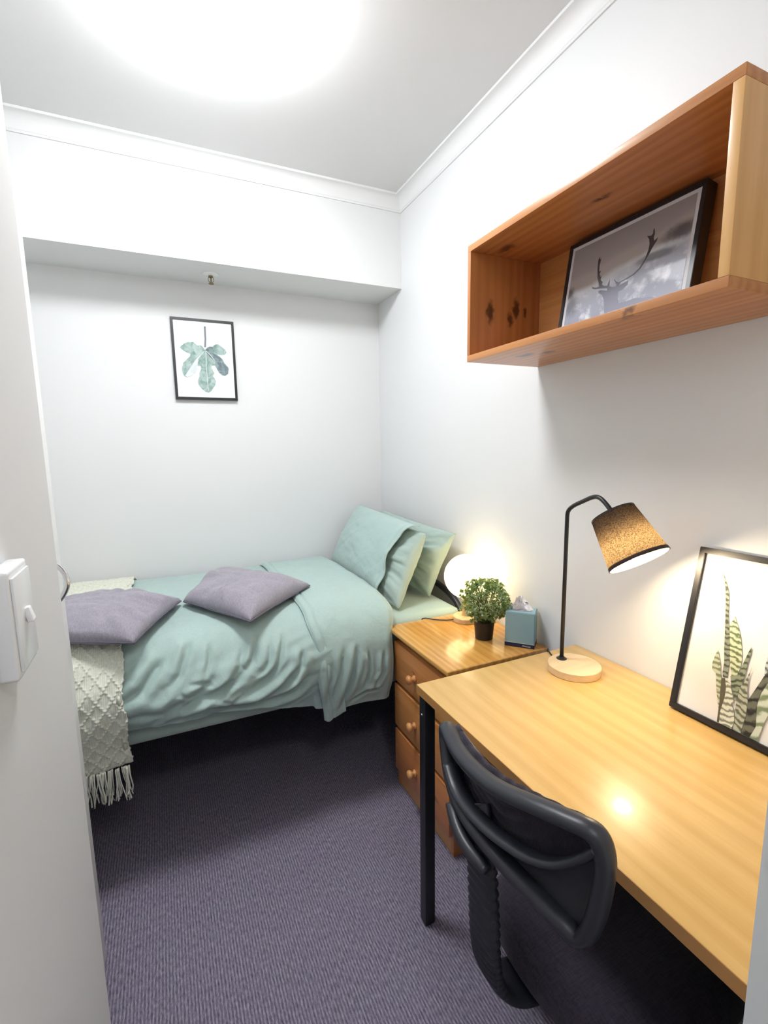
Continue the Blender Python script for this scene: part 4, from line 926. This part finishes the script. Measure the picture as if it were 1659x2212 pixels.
# ribbed pad on the sitter's side
ny, nz_ = 120, 30
Q = np.zeros((ny, nz_, 3))
tops = [p for p in rimP]
for i in range(ny):
    y = .405 + (.775 - .405) * i / (ny - 1)
    zt = float(np.interp(y, [.40, .437, .496, .585, .688, .784], [.846, .852, .842, .822, .810, .800])) + .002
    zb_ = float(np.interp(y, [.40, .43, .5, .6, .7, .78], [.76, .70, .69, .69, .70, .75]))
    e = 1 - abs(2 * (y - .405) / .37 - 1) ** 6
    for j in range(nz_):
        w_ = j / (nz_ - 1); z = zb_ + (zt - zb_) * w_
        Q[i, j] = (curve_x(y) + .028 + .016 * e * (1 - abs(2 * w_ - 1) ** 4) + .0014 * math.sin(z * 2 * math.pi / .006), y, z)
me = grid_mesh('back_pad', Q); o = mesh_obj('back_pad', me, PF, bk, label='ribbed dark fabric pad'); md = o.modifiers.new('thickness', 'SOLIDIFY'); md.thickness = .012; md.offset = 0
# strut with ribbed bellows cover
ctr = smooth_path([(.478, .655, .725), (.468, .632, .690), (.468, .618, .64), (.470, .612, .55), (.472, .608, .47), (.482, .604, .415), (.515, .60, .378), (.57, .595, .365), (.64, .59, .365)], 14)
bm = bmesh.new(); n_c = len(ctr)
r1 = []; r2 = []
for i, p in enumerate(ctr):
    f = i / (n_c - 1); rib = .0022 * math.sin(i * math.pi * .66) if .16 < f < .66 else 0
    r1.append(float(np.interp(f, [0, .1, .2, .6, .8, 1], [.040, .042, .038, .040, .045, .045])) + rib); r2.append(.012 + rib)
tube(bm, ctr, r1, 16, up=(-1, 0, .01), rad2=r2)
bm.free()
# (sweep with an explicit frame: width along y)
bm = bmesh.new(); rings = []
for i, p in enumerate(ctr):
    a = ctr[max(0, i - 1)]; b = ctr[min(n_c - 1, i + 1)]; tg = (b - a).normalized(); sd = Vector((0, 1, 0)); sd = (sd - tg * sd.dot(tg)).normalized(); un = tg.cross(sd).normalized()
    rings.append([bm.verts.new(p + sd * r1[i] * math.copysign(abs(math.cos(q)) ** .6, math.cos(q)) + un * r2[i] * math.copysign(abs(math.sin(q)) ** .8, math.sin(q))) for q in [2 * math.pi * kx / 20 for kx in range(20)]])
for a, b in zip(rings, rings[1:]):
    for kx in range(20): bm.faces.new((a[kx], a[(kx + 1) % 20], b[(kx + 1) % 20], b[kx]))
bm.faces.new(rings[0]); bm.faces.new(rings[-1])
bm_obj('back_strut', bm, PL, t, smooth=True, label='ribbed black strut carrying the backrest')
# pocket on the shell that takes the strut
bm = bmesh.new(); tube(bm, smooth_path([(curve_x(.705) - .006, .705, .692), (curve_x(.66) - .012, .662, .682), (curve_x(.62) - .012, .620, .674), (curve_x(.58) - .004, .575, .668)], 5), [.006, .009, .011, .012, .012, .012, .012, .012, .012, .012, .012, .012, .011, .010, .009, .006], 10, up=(1, 0, 0), rad2=.012)
bm_obj('strut_pocket', bm, PL, bk, smooth=True)
# seat
def seat_mesh():
    n = 60; u = np.linspace(-1, 1, n)[:, None] * np.ones((1, n)); v = u.T
    sx = u * np.sqrt(1 - .32 * v * v); sy = v * np.sqrt(1 - .32 * u * u)
    x = .745 + sx * .215; y = .565 + sy * .205
    h = ((1 - np.abs(u) ** 5) * (1 - np.abs(v) ** 5)) ** .35
    top = .405 + .055 * h - .010 * np.exp(-((v / .5) ** 2)) * h + .006 * (u > 0) * -u ** 2
    bot = .405 - .020 * h
    return np.stack([x, y, top], -1), np.stack([x, y, bot], -1)
a_, b_ = seat_mesh()
mesh_obj('seat', grid_mesh('seat', a_), PF, t, label='dark padded fabric seat')
mesh_obj('seat_pan', grid_mesh('seat_pan', b_[::-1]), PL, t)
bm = bmesh.new(); lathe(bm, [(.03, .09), (.03, .20), (.018, .20), (.018, .37), (.06, .372), (.06, .386)], 24, Matrix.Translation((.745, .565, 0))); bm_obj('gas_column', bm, BLACKM, t, auto=30)
for k_ in range(5):
    a = math.radians(20 + 72 * k_); d = Vector((math.cos(a), math.sin(a), 0)); c0 = Vector((.745, .565, 0))
    bm = bmesh.new(); tube(bm, [c0 + d * .02 + Vector((0, 0, .105)), c0 + d * .12 + Vector((0, 0, .095)), c0 + d * .235 + Vector((0, 0, .068)), c0 + d * .25 + Vector((0, 0, .064))], [.024, .021, .016, .012], 10, rad2=[.018, .015, .010, .008], up=(0, 0, 1))
    arm = bm_obj('base_arm', bm, PL, t, smooth=True)
    sd = Vector((-d.y, d.x, 0)); cc = c0 + d * .232 + Vector((0, 0, .0255))
    for s_ in (-1, 1):
        Wm = sd.to_track_quat('Z', 'X').to_matrix().to_4x4(); Wm.translation = cc + sd * (s_ * .012 - .006)
        bm = bmesh.new(); lathe(bm, [(.021, 0), (.0255, .002), (.0255, .010), (.021, .012)], 20, Wm); bm_obj('caster_wheel', bm, BLACKP, arm, auto=40)
    bm = bmesh.new(); tube(bm, [cc, cc + Vector((0, 0, .038))], .006, 8); bm_obj('caster_stem', bm, BLACKM, arm, smooth=True)
